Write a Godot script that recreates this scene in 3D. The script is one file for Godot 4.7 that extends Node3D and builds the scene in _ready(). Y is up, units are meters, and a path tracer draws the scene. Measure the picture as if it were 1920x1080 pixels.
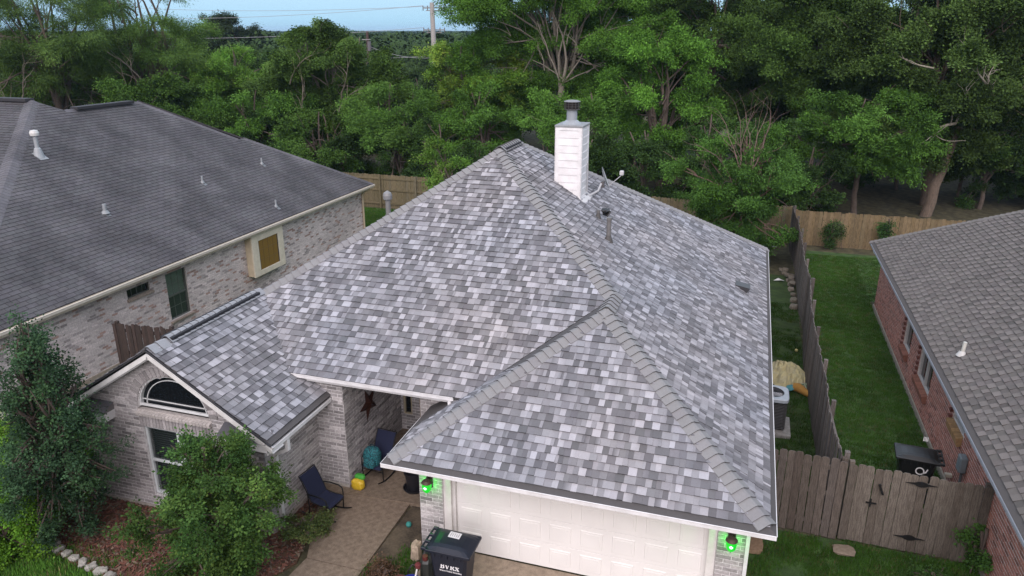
extends Node3D

# ------------------------------------------------------------------ mesh builder
class MB:
	var v := PackedVector3Array()
	var n := PackedVector3Array()
	var c := PackedColorArray()
	func tri(a: Vector3, b: Vector3, d: Vector3, col: Color) -> void:
		var k := (b - a).cross(d - a).normalized()
		v.append(a); v.append(d); v.append(b)
		n.append(k); n.append(k); n.append(k)
		c.append(col); c.append(col); c.append(col)
	func trin(a: Vector3, b: Vector3, d: Vector3, na: Vector3, nb: Vector3, nd: Vector3, col: Color) -> void:
		v.append(a); v.append(d); v.append(b)
		n.append(na); n.append(nd); n.append(nb)
		c.append(col); c.append(col); c.append(col)
	func quad(a: Vector3, b: Vector3, d: Vector3, e: Vector3, col: Color) -> void:
		tri(a, b, d, col)
		tri(a, d, e, col)
	func quad_out(a: Vector3, b: Vector3, d: Vector3, e: Vector3, ctr: Vector3, col: Color) -> void:
		var k := (b - a).cross(d - a)
		if k.length_squared() < 1e-14:
			k = (d - a).cross(e - a)
		if k.dot((a + d) * 0.5 - ctr) >= 0.0:
			quad(a, b, d, e, col)
		else:
			quad(e, d, b, a, col)
	func poly_blend(p: PackedVector3Array, share: PackedFloat32Array, c0: Color, c1: Color) -> void:
		for i in range(1, p.size() - 1):
			tri(p[0], p[i], p[i + 1], c0)
			var k := c.size()
			c[k - 3] = c0.lerp(c1, share[0])
			c[k - 2] = c0.lerp(c1, share[i + 1])
			c[k - 1] = c0.lerp(c1, share[i])
	func poly(p: PackedVector3Array, col: Color) -> void:
		for i in range(1, p.size() - 1):
			tri(p[0], p[i], p[i + 1], col)
	func done() -> ArrayMesh:
		var m := ArrayMesh.new()
		if v.is_empty():
			return m
		var a := []
		a.resize(Mesh.ARRAY_MAX)
		a[Mesh.ARRAY_VERTEX] = v
		a[Mesh.ARRAY_NORMAL] = n
		a[Mesh.ARRAY_COLOR] = c
		m.add_surface_from_arrays(Mesh.PRIMITIVE_TRIANGLES, a)
		return m
	# plain box of size s in frame xf
	func box(xf: Transform3D, s: Vector3, col: Color) -> void:
		var h := s * 0.5
		var p := []
		for i in 8:
			p.append(xf * Vector3(h.x if i & 1 else -h.x, h.y if i & 2 else -h.y, h.z if i & 4 else -h.z))
		for f in [[0, 1, 3, 2], [4, 5, 7, 6], [0, 1, 5, 4], [2, 3, 7, 6], [0, 2, 6, 4], [1, 3, 7, 5]]:
			quad_out(p[f[0]], p[f[1]], p[f[2]], p[f[3]], xf.origin, col)
	func bx(ctr: Vector3, s: Vector3, col: Color) -> void:
		box(Transform3D(Basis(), ctr), s, col)
	# box from corner to corner
	func bb(a: Vector3, b: Vector3, col: Color) -> void:
		bx((a + b) * 0.5, (b - a).abs(), col)
	# box with chamfered edges
	func cbox(xf: Transform3D, s: Vector3, ch: float, col: Color) -> void:
		var h := s * 0.5
		var o := xf.origin
		var P := func(sg: Vector3, ax: int) -> Vector3:
			var q := Vector3()
			for k in 3:
				q[k] = sg[k] * (h[k] if k == ax else h[k] - ch)
			return xf * q
		for ax in 3:
			var b1 := (ax + 1) % 3
			var b2 := (ax + 2) % 3
			for sa in [-1.0, 1.0]:
				var q := []
				for t in [[-1, -1], [1, -1], [1, 1], [-1, 1]]:
					var sg := Vector3()
					sg[ax] = sa; sg[b1] = t[0]; sg[b2] = t[1]
					q.append(P.call(sg, ax))
				quad_out(q[0], q[1], q[2], q[3], o, col)
				for sb in [-1.0, 1.0]:
					var s0 := Vector3()
					s0[ax] = sa; s0[b1] = sb; s0[b2] = -1.0
					var s1 := s0
					s1[b2] = 1.0
					quad_out(P.call(s0, ax), P.call(s1, ax), P.call(s1, b1), P.call(s0, b1), o, col)
		for i in 8:
			var sg := Vector3(1.0 if i & 1 else -1.0, 1.0 if i & 2 else -1.0, 1.0 if i & 4 else -1.0)
			var a: Vector3 = P.call(sg, 0)
			var b: Vector3 = P.call(sg, 1)
			var d: Vector3 = P.call(sg, 2)
			if (b - a).cross(d - a).dot(a - o) >= 0.0:
				tri(a, b, d, col)
			else:
				tri(a, d, b, col)
	func bar(a: Vector3, b: Vector3, w: float, h: float, up: Vector3, col: Color, ch := 0.0) -> void:
		var z := (b - a).normalized()
		var x := up.cross(z).normalized()
		var xf := Transform3D(Basis(x, z.cross(x), z), (a + b) * 0.5)
		if ch > 0.0:
			cbox(xf, Vector3(w, h, (b - a).length()), ch, col)
		else:
			box(xf, Vector3(w, h, (b - a).length()), col)
	func tube(pts: Array, rad: Array, sides: int, col: Color, cap := true) -> void:
		var rings := []
		var norms := []
		var x := Vector3()
		for i in pts.size():
			var t: Vector3 = (pts[mini(i + 1, pts.size() - 1)] - pts[maxi(i - 1, 0)]).normalized()
			if i == 0:
				x = t.cross(Vector3(0.31, 0.2, 0.93)).normalized()
				if x.length() < 0.5:
					x = t.cross(Vector3.RIGHT).normalized()
			else:
				x = (x - t * x.dot(t)).normalized()
			var y := t.cross(x)
			var r := PackedVector3Array()
			var nn := PackedVector3Array()
			for k in sides:
				var a := TAU * k / sides
				var d := x * cos(a) + y * sin(a)
				nn.append(d)
				r.append(pts[i] + d * rad[i])
			rings.append(r)
			norms.append(nn)
		for i in pts.size() - 1:
			for k in sides:
				var l := (k + 1) % sides
				trin(rings[i][k], rings[i][l], rings[i + 1][l], norms[i][k], norms[i][l], norms[i + 1][l], col)
				trin(rings[i][k], rings[i + 1][l], rings[i + 1][k], norms[i][k], norms[i + 1][l], norms[i + 1][k], col)
		if cap:
			var last: PackedVector3Array = rings[rings.size() - 1]
			for k in range(1, sides - 1):
				tri(last[0], last[k], last[k + 1], col)
				tri(rings[0][0], rings[0][k + 1], rings[0][k], col)
	func lathe(prof: Array, sides: int, col: Color, xf := Transform3D()) -> void:
		for i in prof.size() - 1:
			var p: Vector2 = prof[i]
			var q: Vector2 = prof[i + 1]
			var d := (q - p).normalized()
			var nr := d.y
			var ny := -d.x
			for k in sides:
				var a := TAU * k / sides
				var b := TAU * (k + 1) / sides
				var ca := Vector3(cos(a), 0, -sin(a))
				var cb := Vector3(cos(b), 0, -sin(b))
				var na := xf.basis * (ca * nr + Vector3(0, ny, 0))
				var nb := xf.basis * (cb * nr + Vector3(0, ny, 0))
				var a0 := xf * (ca * p.x + Vector3(0, p.y, 0))
				var b0 := xf * (cb * p.x + Vector3(0, p.y, 0))
				var a1 := xf * (ca * q.x + Vector3(0, q.y, 0))
				var b1 := xf * (cb * q.x + Vector3(0, q.y, 0))
				trin(a0, b0, b1, na, nb, nb, col)
				trin(a0, b1, a1, na, nb, na, col)
	# outline (convex or fan-safe, CCW in x,y) pushed along z from z0 to z1 in frame xf
	func prism(o: PackedVector2Array, z0: float, z1: float, xf: Transform3D, col: Color) -> void:
		var ids := Geometry2D.triangulate_polygon(o)
		var ccw := not Geometry2D.is_polygon_clockwise(o)
		for i in range(0, ids.size(), 3):
			var a := o[ids[i]]
			var b := o[ids[i + 1]]
			var d := o[ids[i + 2]]
			if (b - a).cross(d - a) < 0.0:
				var t := b
				b = d
				d = t
			tri(xf * Vector3(a.x, a.y, z1), xf * Vector3(b.x, b.y, z1), xf * Vector3(d.x, d.y, z1), col)
			tri(xf * Vector3(a.x, a.y, z0), xf * Vector3(d.x, d.y, z0), xf * Vector3(b.x, b.y, z0), col)
		for i in o.size():
			var a := o[i]
			var b := o[(i + 1) % o.size()]
			if not ccw:
				var t := a
				a = b
				b = t
			quad(xf * Vector3(a.x, a.y, z0), xf * Vector3(b.x, b.y, z0), xf * Vector3(b.x, b.y, z1), xf * Vector3(a.x, a.y, z1), col)

# ------------------------------------------------------------------ shared state
const EYE := Vector3(0, 9.35, 0)
const W := Color(1, 1, 1)
# lays an outline drawn in (x, z) on the ground: prism depth then runs downwards
var FLAT := Transform3D(Basis(Vector3.RIGHT, Vector3.BACK, Vector3.DOWN), Vector3.ZERO)
var taken := {}
var bases := {}
var mats := {}
var rng := RandomNumberGenerator.new()

func rf(a: float, b: float) -> float:
	return rng.randf_range(a, b)

func numbered(parent: Node, called: String) -> String:
	var key := "%d/%s" % [parent.get_instance_id(), called]
	var k: int = taken.get(key, 0)
	taken[key] = k + 1
	return called if k == 0 else "%s_%03d" % [called, k]

# metas of a top-level thing
func tag(o: Node, label: String, category: String, group := "", kind := "") -> void:
	if label: o.set_meta("label", label)
	if category: o.set_meta("category", category)
	if group: o.set_meta("group", group)
	if kind: o.set_meta("kind", kind)

# a thing's root, standing at its base; its parts are then given in world coordinates
func thing(called: String, label: String, category: String, at: Vector3, group := "") -> Node3D:
	var o := Node3D.new()
	o.name = numbered(self, called)
	add_child(o)
	o.position = at
	bases[o] = at
	tag(o, label, category, group)
	return o

func put(called: String, mesh: Mesh, m: Material, parent: Node3D = null) -> MeshInstance3D:
	var o := MeshInstance3D.new()
	var p: Node = parent if parent else self
	o.name = numbered(p, called)
	o.mesh = mesh
	o.material_override = m
	p.add_child(o, true)
	if bases.has(p):
		o.position = -bases[p]
	return o

func part(called: String, mb: MB, m: Material, parent: Node3D = null) -> MeshInstance3D:
	return put(called, mb.done(), m, parent)

func structure(called: String, mb: MB, m: Material) -> MeshInstance3D:
	var o := part(called, mb, m)
	o.set_meta("kind", "structure")
	return o

# a copy of a thing with its parts and sub-parts
func copy_of(src: Node3D, called: String, at: Vector3, turn: float, label: String, category: String, group := "") -> Node3D:
	var o: Node3D = src.duplicate()
	o.name = numbered(self, called)
	add_child(o)
	o.position = at
	o.rotation.y = turn
	tag(o, label, category, group)
	return o

# ------------------------------------------------------------------ materials
func lin(r: float, g: float, b: float) -> Color:
	return Color(r, g, b).linear_to_srgb()

# tiling picture of layered noise between two linear colours; layers: [frequency, octaves, weight]
func noise_tex(sd: int, size: int, layers: Array, dark: Color, light: Color, contrast := 1.0) -> ImageTexture:
	var acc := PackedFloat32Array()
	acc.resize(size * size)
	var total := 0.0
	for l in layers:
		var f := FastNoiseLite.new()
		f.seed = sd + int(l[0] * 1000)
		f.noise_type = FastNoiseLite.TYPE_SIMPLEX
		f.frequency = l[0]
		f.fractal_octaves = l[1]
		var d := f.get_seamless_image(size, size).get_data()
		for i in size * size:
			acc[i] += d[i] * l[2]
		total += l[2] * 255.0
	var out := PackedByteArray()
	out.resize(size * size * 3)
	for i in size * size:
		var t := clampf((acc[i] / total - 0.5) * contrast + 0.5, 0.0, 1.0)
		var k := dark.lerp(light, t).linear_to_srgb()
		out[i * 3] = int(k.r * 255.0)
		out[i * 3 + 1] = int(k.g * 255.0)
		out[i * 3 + 2] = int(k.b * 255.0)
	return ImageTexture.create_from_image(Image.create_from_data(size, size, false, Image.FORMAT_RGB8, out))

func mat(key: String, col: Color, rough: float, tex: Texture2D = null, scale := Vector3.ONE, vert := true) -> StandardMaterial3D:
	var m := StandardMaterial3D.new()
	m.resource_name = key
	m.albedo_color = col.linear_to_srgb()
	m.roughness = rough
	m.vertex_color_use_as_albedo = vert
	if tex:
		m.albedo_texture = tex
		m.uv1_triplanar = true
		m.uv1_world_triplanar = true
		m.uv1_scale = scale
	mats[key] = m
	return m

func bumps(m: StandardMaterial3D, tex: Texture2D, cm: float) -> void:
	m.heightmap_enabled = true
	m.heightmap_texture = tex
	m.heightmap_scale = cm

func make_materials() -> void:
	var granule := noise_tex(3, 512, [[0.3, 2, 1.0], [0.06, 3, 0.4], [0.012, 3, 0.4]], Color(0.7, 0.7, 0.7), Color(1.0, 1.0, 1.0), 1.6)
	var stain := noise_tex(9, 512, [[0.006, 4, 1.4], [0.06, 3, 0.6], [0.3, 1, 0.5]], Color(0.45, 0.45, 0.46), Color(1, 1, 1), 2.2)
	var mottled := noise_tex(17, 512, [[0.02, 4, 1.0], [0.15, 3, 0.9]], Color(0.6, 0.59, 0.58), Color(1, 1, 1), 1.8)
	var grain := noise_tex(23, 512, [[0.03, 4, 1.0], [0.15, 2, 0.8]], Color(0.42, 0.4, 0.38), Color(1, 1, 1), 2.2)
	var pebble := noise_tex(29, 512, [[0.16, 2, 1.2], [0.4, 1, 0.8], [0.01, 3, 0.5]], Color(0.25, 0.22, 0.2), Color(1, 1, 1), 2.6)
	var dirt := noise_tex(31, 512, [[0.01, 4, 1.3], [0.08, 3, 0.7]], Color(0.045, 0.034, 0.022), Color(0.11, 0.085, 0.055), 2.0)
	var turf := noise_tex(37, 512, [[0.012, 4, 1.1], [0.2, 2, 0.9]], Color(0.017, 0.04, 0.007), Color(0.05, 0.105, 0.02), 1.9)
	var bark := noise_tex(41, 256, [[0.03, 3, 1.0], [0.12, 3, 1.0]], Color(0.5, 0.48, 0.45), Color(1, 1, 1), 2.0)
	var camo := noise_tex(43, 256, [[0.03, 2, 1.0]], Color(0.003, 0.02, 0.03), Color(0.02, 0.17, 0.19), 4.0)
	var faint := noise_tex(47, 512, [[0.01, 4, 1.0], [0.1, 3, 0.5]], Color(0.82, 0.81, 0.8), Color(1, 1, 1), 1.6)
	mat("shingle", W, 0.95, granule, Vector3.ONE * 0.55)
	mat("old_shingle", W, 0.93, stain, Vector3.ONE * 0.16)
	mat("brown_shingle", W, 0.95, granule, Vector3.ONE * 0.55)
	mat("brick", W, 0.93, mottled, Vector3.ONE * 1.3)
	mat("mortar", W, 0.95, mottled, Vector3.ONE * 0.9)
	mat("paint", W, 0.5, faint, Vector3.ONE * 0.5)
	var clean := noise_tex(53, 256, [[0.012, 3, 1.0]], Color(0.95, 0.95, 0.95), Color(1, 1, 1), 1.5)
	mat("door_paint", W, 0.5, clean, Vector3.ONE * 0.3)
	mat("wood", W, 0.9, grain, Vector3(2.6, 0.2, 2.6))
	mat("wood_sideways", W, 0.9, grain, Vector3(0.3, 3.0, 0.3))
	mat("concrete", W, 0.92, mottled, Vector3.ONE * 0.5)
	mat("aggregate", W, 0.9, pebble, Vector3.ONE * 1.3)
	mat("soil", W, 0.98, dirt, Vector3.ONE * 0.35)
	mat("turf", W, 0.97, turf, Vector3.ONE * 0.3)
	mat("bark", W, 0.95, bark, Vector3(1.2, 0.35, 1.2))
	mat("camo", W, 0.8, camo, Vector3.ONE * 3.2)
	mat("plain", W, 0.8)
	mat("cloth", W, 0.9, faint, Vector3.ONE * 1.2)
	mat("plastic", W, 0.42, faint, Vector3.ONE * 1.0)
	mat("glossy", W, 0.12)
	mat("white_print", Color(0.7, 0.7, 0.7), 0.6, null, Vector3.ONE, false)
	var metal := mat("metal", W, 0.38, faint, Vector3.ONE * 1.2)
	metal.metallic = 0.75
	var iron := mat("iron", W, 0.55)
	iron.metallic = 0.4
	mat("stone", W, 0.92, mottled, Vector3.ONE * 1.0)
	var glass := mat("dark_glass", Color(0.008, 0.01, 0.012), 0.05, null, Vector3.ONE, false)
	glass.metallic_specular = 0.5
	var pane := mat("pane", Color(0.05, 0.07, 0.07), 0.03, null, Vector3.ONE, false)
	pane.transparency = BaseMaterial3D.TRANSPARENCY_ALPHA
	pane.albedo_color.a = 0.16
	var leaf := mat("leaf", W, 0.7)
	leaf.metallic_specular = 0.16
	leaf.backlight = Color(0.22, 0.27, 0.09)
	var blade := mat("grass_blade", W, 0.8)
	blade.metallic_specular = 0.12
	blade.backlight = Color(0.3, 0.36, 0.14)
	mat("chip", W, 0.95)
	var lamp := mat("green_glow", Color(0.02, 0.3, 0.03), 0.2, null, Vector3.ONE, false)
	lamp.emission_enabled = true
	lamp.emission = Color(0.0, 0.55, 0.07)
	lamp.emission_energy_multiplier = 1.0
	var bulb := mat("bulb_glow", Color(0.3, 0.6, 0.3), 0.3, null, Vector3.ONE, false)
	bulb.emission_enabled = true
	bulb.emission = Color(0.45, 1.0, 0.5)
	bulb.emission_energy_multiplier = 4.0

# ------------------------------------------------------------------ roofs
# a roof plane: o = a point of the eave line, w = horizontal direction up the slope, m = rise per metre, polys = convex plan outlines (x, z)
func plane_frame(f: Dictionary) -> void:
	var w: Vector3 = f.w
	f.U = Vector3(-w.z, 0, w.x)
	f.k = sqrt(1.0 + f.m * f.m)
	f.V = (w + Vector3(0, f.m, 0)) / f.k
	f.N = f.U.cross(f.V)
	f.flat = []
	for p in f.polys:
		var q := PackedVector2Array()
		for t in p:
			var d := Vector3(t[0], 0, t[1]) - Vector3(f.o.x, 0, f.o.z)
			q.append(Vector2(d.dot(f.U), d.dot(w) * f.k))
		if Geometry2D.is_polygon_clockwise(q):
			q.reverse()
		# counter-clockwise in (u, v)
		var area := 0.0
		for i in q.size():
			area += q[i].cross(q[(i + 1) % q.size()])
		if area < 0.0:
			q.reverse()
		f.flat.append(q)

func on_plane(f: Dictionary, p: Vector2, h := 0.0) -> Vector3:
	return f.o + f.U * p.x + f.V * p.y + f.N * h

func clip(p: PackedVector2Array, by: PackedVector2Array) -> PackedVector2Array:
	var cur := p
	for i in by.size():
		var a := by[i]
		var d := by[(i + 1) % by.size()] - a
		var all_in := true
		for q in cur:
			if d.cross(q - a) < -1e-6:
				all_in = false
				break
		if all_in:
			continue
		var nxt := PackedVector2Array()
		for j in cur.size():
			var s := cur[j]
			var e := cur[(j + 1) % cur.size()]
			var ds := d.cross(s - a)
			var de := d.cross(e - a)
			if ds >= 0.0:
				nxt.append(s)
			if (ds >= 0.0) != (de >= 0.0):
				nxt.append(s.lerp(e, ds / (ds - de)))
		cur = nxt
		if cur.size() < 3:
			return PackedVector2Array()
	return cur

func deck(mb: MB, f: Dictionary, col: Color) -> void:
	for q in f.flat:
		var top := PackedVector3Array()
		var low := PackedVector3Array()
		for p in q:
			top.append(on_plane(f, p, 0.0))
			low.append(on_plane(f, p, -0.07))
		mb.poly(top, col)
		for i in q.size():
			var j: int = (i + 1) % q.size()
			mb.quad(low[i], low[j], top[j], top[i], col)
		low.reverse()
		mb.poly(low, col)

# tone of one shingle by style
func tone(style: String, noise: FastNoiseLite, p: Vector3) -> Color:
	var r := rng.randf()
	var t := 0.0
	if style == "blend":
		if r < 0.16: t = rf(0.34, 0.42)
		elif r < 0.50: t = rf(0.235, 0.31)
		elif r < 0.76: t = rf(0.16, 0.205)
		else: t = rf(0.12, 0.15)
		var warm := noise.get_noise_2d(p.x * 0.6 + 50, p.z * 0.6)
		t *= 1.06
		return Color(t * (0.995 + 0.06 * warm), t * 0.985, t * (1.045 - 0.06 * warm))
	if style == "tab":
		t = rf(0.088, 0.108) * (1.0 + 0.25 * noise.get_noise_2d(p.x * 0.5, p.z * 0.5))
		return Color(t * 1.0, t * 0.975, t * 1.03)
	t = rf(0.16, 0.2) if r < 0.8 else rf(0.125, 0.155)
	t *= 0.84
	return Color(t * 1.1, t * 0.98, t * 0.9)

# shingles of one roof plane, appended to out as [top points, front-edge flags, normal, colour, weight]
func shingles(f: Dictionary, style: String, sd: int, out: Array, inset := 0.1) -> void:
	rng.seed = sd
	var noise := FastNoiseLite.new()
	noise.seed = sd
	noise.frequency = 0.5
	var lo := Vector2(1e9, 1e9)
	var hi := -lo
	for q in f.flat:
		for p in q:
			lo = Vector2(minf(lo.x, p.x), minf(lo.y, p.y))
			hi = Vector2(maxf(hi.x, p.x), maxf(hi.y, p.y))
	var e := 0.15 if style == "blend" else 0.143
	var v: float = lo.y + (inset * f.k if lo.y < 0.01 else 0.0)
	var row := 0
	var k := 0
	var thick := 0.013 if style == "tab" else 0.022
	while v < hi.y:
		var u := lo.x - rf(0.0, 0.3)
		if style == "tab":
			u = lo.x - 0.305 - (0.1525 if row % 2 else 0.0) + rf(-0.008, 0.008)
		while u < hi.x:
			var w := 0.305
			var gap := 0.009
			if style == "blend":
				var r := rng.randf()
				w = rf(0.04, 0.065) if r < 0.13 else (rf(0.08, 0.12) if r < 0.58 else (rf(0.12, 0.16) if r < 0.95 else rf(0.16, 0.2)))
				gap = 0.001
			elif style == "ticks":
				w = rf(0.14, 0.19)
				gap = 0.001
			k += 1
			var t := thick * (1.0 if style == "tab" else (rf(0.85, 1.2) if rng.randf() < 0.62 else rf(0.45, 0.6)))
			var col := tone(style, noise, on_plane(f, Vector2(u, v)))
			if style == "ticks":
				t = thick * (1.15 if k % 2 else 0.5)
				col = col * (1.0 if k % 2 else 0.76)  # recessed tabs coloured darker, standing in for the periodic shadow strips
			var col2 := col
			if style == "blend" and rng.randf() < 0.2:
				col2 = col.lerp(tone(style, noise, on_plane(f, Vector2(u, v))), 0.6)
			var vj := v + (rf(-0.004, 0.004) if style != "tab" else 0.0)
			var full := PackedVector2Array([Vector2(u, vj), Vector2(u + w - gap, vj), Vector2(u + w - gap, v + e + 0.012), Vector2(u, v + e + 0.012)])
			for q in f.flat:
				var c := clip(full, q)
				if c.size() < 3:
					continue
				var pts := PackedVector3Array()
				var edge := PackedByteArray()
				var share := PackedFloat32Array()
				var ctr := Vector3()
				for p in c:
					var h := lerpf(0.004 + t, 0.004, clampf((p.y - vj) / (e + 0.012), 0.0, 1.0))
					pts.append(on_plane(f, p, h))
					share.append(clampf((p.x - u) / w, 0.0, 1.0))
					ctr += pts[pts.size() - 1]
				ctr /= c.size()
				for i in c.size():
					var j := (i + 1) % c.size()
					edge.append(0 if c[i].y > v + e and c[j].y > v + e else 1)
				var d := EYE - ctr
				var wt: float = maxf(0.0, d.normalized().dot(f.N)) * w / d.length_squared()
				if c != full:
					wt *= 0.3
				out.append([pts, edge, f.N, col, wt, share, col2])
			u += w
		v += e
		row += 1

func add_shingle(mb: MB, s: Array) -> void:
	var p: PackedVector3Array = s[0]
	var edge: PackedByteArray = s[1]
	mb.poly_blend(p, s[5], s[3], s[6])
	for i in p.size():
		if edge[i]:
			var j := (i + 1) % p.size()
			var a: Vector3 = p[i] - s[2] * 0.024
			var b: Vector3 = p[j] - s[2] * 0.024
			mb.quad(a, b, p[j], p[i], s[3] * 0.42)  # edge colour darkened: cut asphalt, plus the shade line under each course

# the largest in view as parts, the rest joined
func lay_shingles(all: Array, m: Material, roof: Node3D, house: Node3D, most := 300) -> void:
	all.sort_custom(func(a, b): return a[4] > b[4])
	var rest := MB.new()
	for i in all.size():
		if i < most:
			var one := MB.new()
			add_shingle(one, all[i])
			part("shingle", one, m, roof)
		else:
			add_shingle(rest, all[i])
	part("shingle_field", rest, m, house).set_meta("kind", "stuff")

# bent cap shingles laid from a up to b over the meeting of two planes
func caps(a: Vector3, b: Vector3, nl: Vector3, nr: Vector3, roof: Node3D, m: Material, base: Color, lift := 0.0, wide := 0.2, e := 0.165, th := 0.03) -> void:
	var d := (b - a).normalized()
	var sl := d.cross(nl).normalized()
	if sl.y > 0.0 or (absf(sl.y) < 0.01 and sl.dot(nr) > 0.0): sl = -sl
	var sr := d.cross(nr).normalized()
	if sr.y > 0.0: sr = -sr
	var up := (nl + nr).normalized()
	var prof := [sl * wide + nl * 0.006, sl * wide * 0.5 + nl * 0.016, sl * wide * 0.16 + up * 0.03, sr * wide * 0.16 + up * 0.03, sr * wide * 0.5 + nr * 0.016, sr * wide + nr * 0.006]
	var count := maxi(1, int((b - a).length() / e))
	var step := (b - a).length() / count
	for i in count:
		var mb := MB.new()
		var t := rf(0.93, 1.06)
		var col := Color(base.r * t, base.g * t, base.b * t)
		var p := a + d * (step * i + rf(-0.006, 0.006))
		var q := a + d * (step * (i + 1) + 0.03)
		for k in 5:
			var lo0: Vector3 = p + prof[k] + up * lift
			var lo1: Vector3 = p + prof[k + 1] + up * lift
			var p0: Vector3 = lo0 + up * th
			var p1: Vector3 = lo1 + up * th
			var q0: Vector3 = q + prof[k] + up * (0.004 + lift)
			var q1: Vector3 = q + prof[k + 1] + up * (0.004 + lift)
			mb.quad_out(p0, p1, q1, q0, (p + q) * 0.5 - up, col)
			mb.quad_out(lo0, lo1, p1, p0, q, col * 0.3)  # cap front coloured dark for the asphalt edge and its shade arc
		for k in [0, 5]:
			var lo0: Vector3 = p + prof[k] + up * lift
			mb.quad_out(lo0, lo0 + up * th, q + prof[k] + up * (0.004 + lift), q + prof[k] + up * lift, (p + q) * 0.5, col)
		part("ridge_cap", mb, m, roof)

# gutter along a to b (the outer rim), out = direction away from the house
func gutter(a: Vector3, b: Vector3, out: Vector3, house: Node3D, col: Color, dirty := true) -> void:
	var mb := MB.new()
	var d := (b - a).normalized()
	var up := Vector3.UP
	mb.bar(a - out * 0.006 - up * 0.04, b - out * 0.006 - up * 0.04, 0.012, 0.08, up, col)
	mb.bar(a - out * 0.013 - up * 0.006, b - out * 0.013 - up * 0.006, 0.046, 0.016, up, col, 0.005)
	mb.bar(a - out * 0.055 - up * 0.077, b - out * 0.055 - up * 0.077, 0.09, 0.01, up, col)
	for e in [a + d * 0.004, b - d * 0.004]:
		mb.bar(e - up * 0.04 - out * 0.055 - d * 0.003, e - up * 0.04 - out * 0.055 + d * 0.003, 0.1, 0.07, up, col)
	var g := part("gutter", mb, mats.paint, house)
	if dirty:
		var silt := MB.new()
		silt.bar(a - out * 0.06 - up * 0.064 + d * 0.02, b - out * 0.06 - up * 0.064 - d * 0.02, 0.088, 0.014, up, Color(0.30, 0.28, 0.25))
		part("silt", silt, mats.soil, g)
		var n := int((b - a).length() / 0.95)
		for i in n:
			var p := a + d * ((i + 0.6) * (b - a).length() / n)
			var h := MB.new()
			h.bar(p - up * 0.014 - out * 0.112, p - up * 0.014 - out * 0.026, 0.014, 0.008, up, Color(0.4, 0.38, 0.36))
			part("hanger", h, mats.paint, g)

# ------------------------------------------------------------------ brickwork
# region and holes are outlines in (along, up) metres from o; every course is filled between them
func span_at(p: PackedVector2Array, y: float) -> Vector2:
	var lo := 1e9
	var hi := -1e9
	for i in p.size():
		var a := p[i]
		var b := p[(i + 1) % p.size()]
		if (a.y <= y) != (b.y <= y):
			var x := a.x + (b.x - a.x) * (y - a.y) / (b.y - a.y)
			lo = minf(lo, x)
			hi = maxf(hi, x)
	return Vector2(lo, hi)

func brick_tone(style: String, n: FastNoiseLite, x: float, y: float) -> Color:
	var r := rng.randf()
	if style == "taupe":
		var t := rf(0.24, 0.33)
		if r < 0.2: t = rf(0.33, 0.46)
		elif r > 0.86: t = rf(0.17, 0.22)
		t *= 1.0 + 0.35 * n.get_noise_2d(x * 1.2, y * 1.2)
		t *= 1.28
		return Color(t * 1.035, t * 0.98, t * 0.975)
	if style == "washed":
		var t := rf(0.46, 0.6)
		if r < 0.1:
			return Color(0.48, 0.33, 0.28) * rf(0.8, 1.1)
		if r > 0.87: t = rf(0.26, 0.38)
		t *= 1.0 + 0.3 * n.get_noise_2d(x, y)
		t *= 1.1
		t *= 1.08
		return Color(t * 1.09, t * 0.97, t * 0.94)
	var k := rf(0.75, 1.2)
	if r > 0.9: k *= 0.6
	return Color(0.36 * k, 0.16 * k, 0.12 * k)

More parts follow.
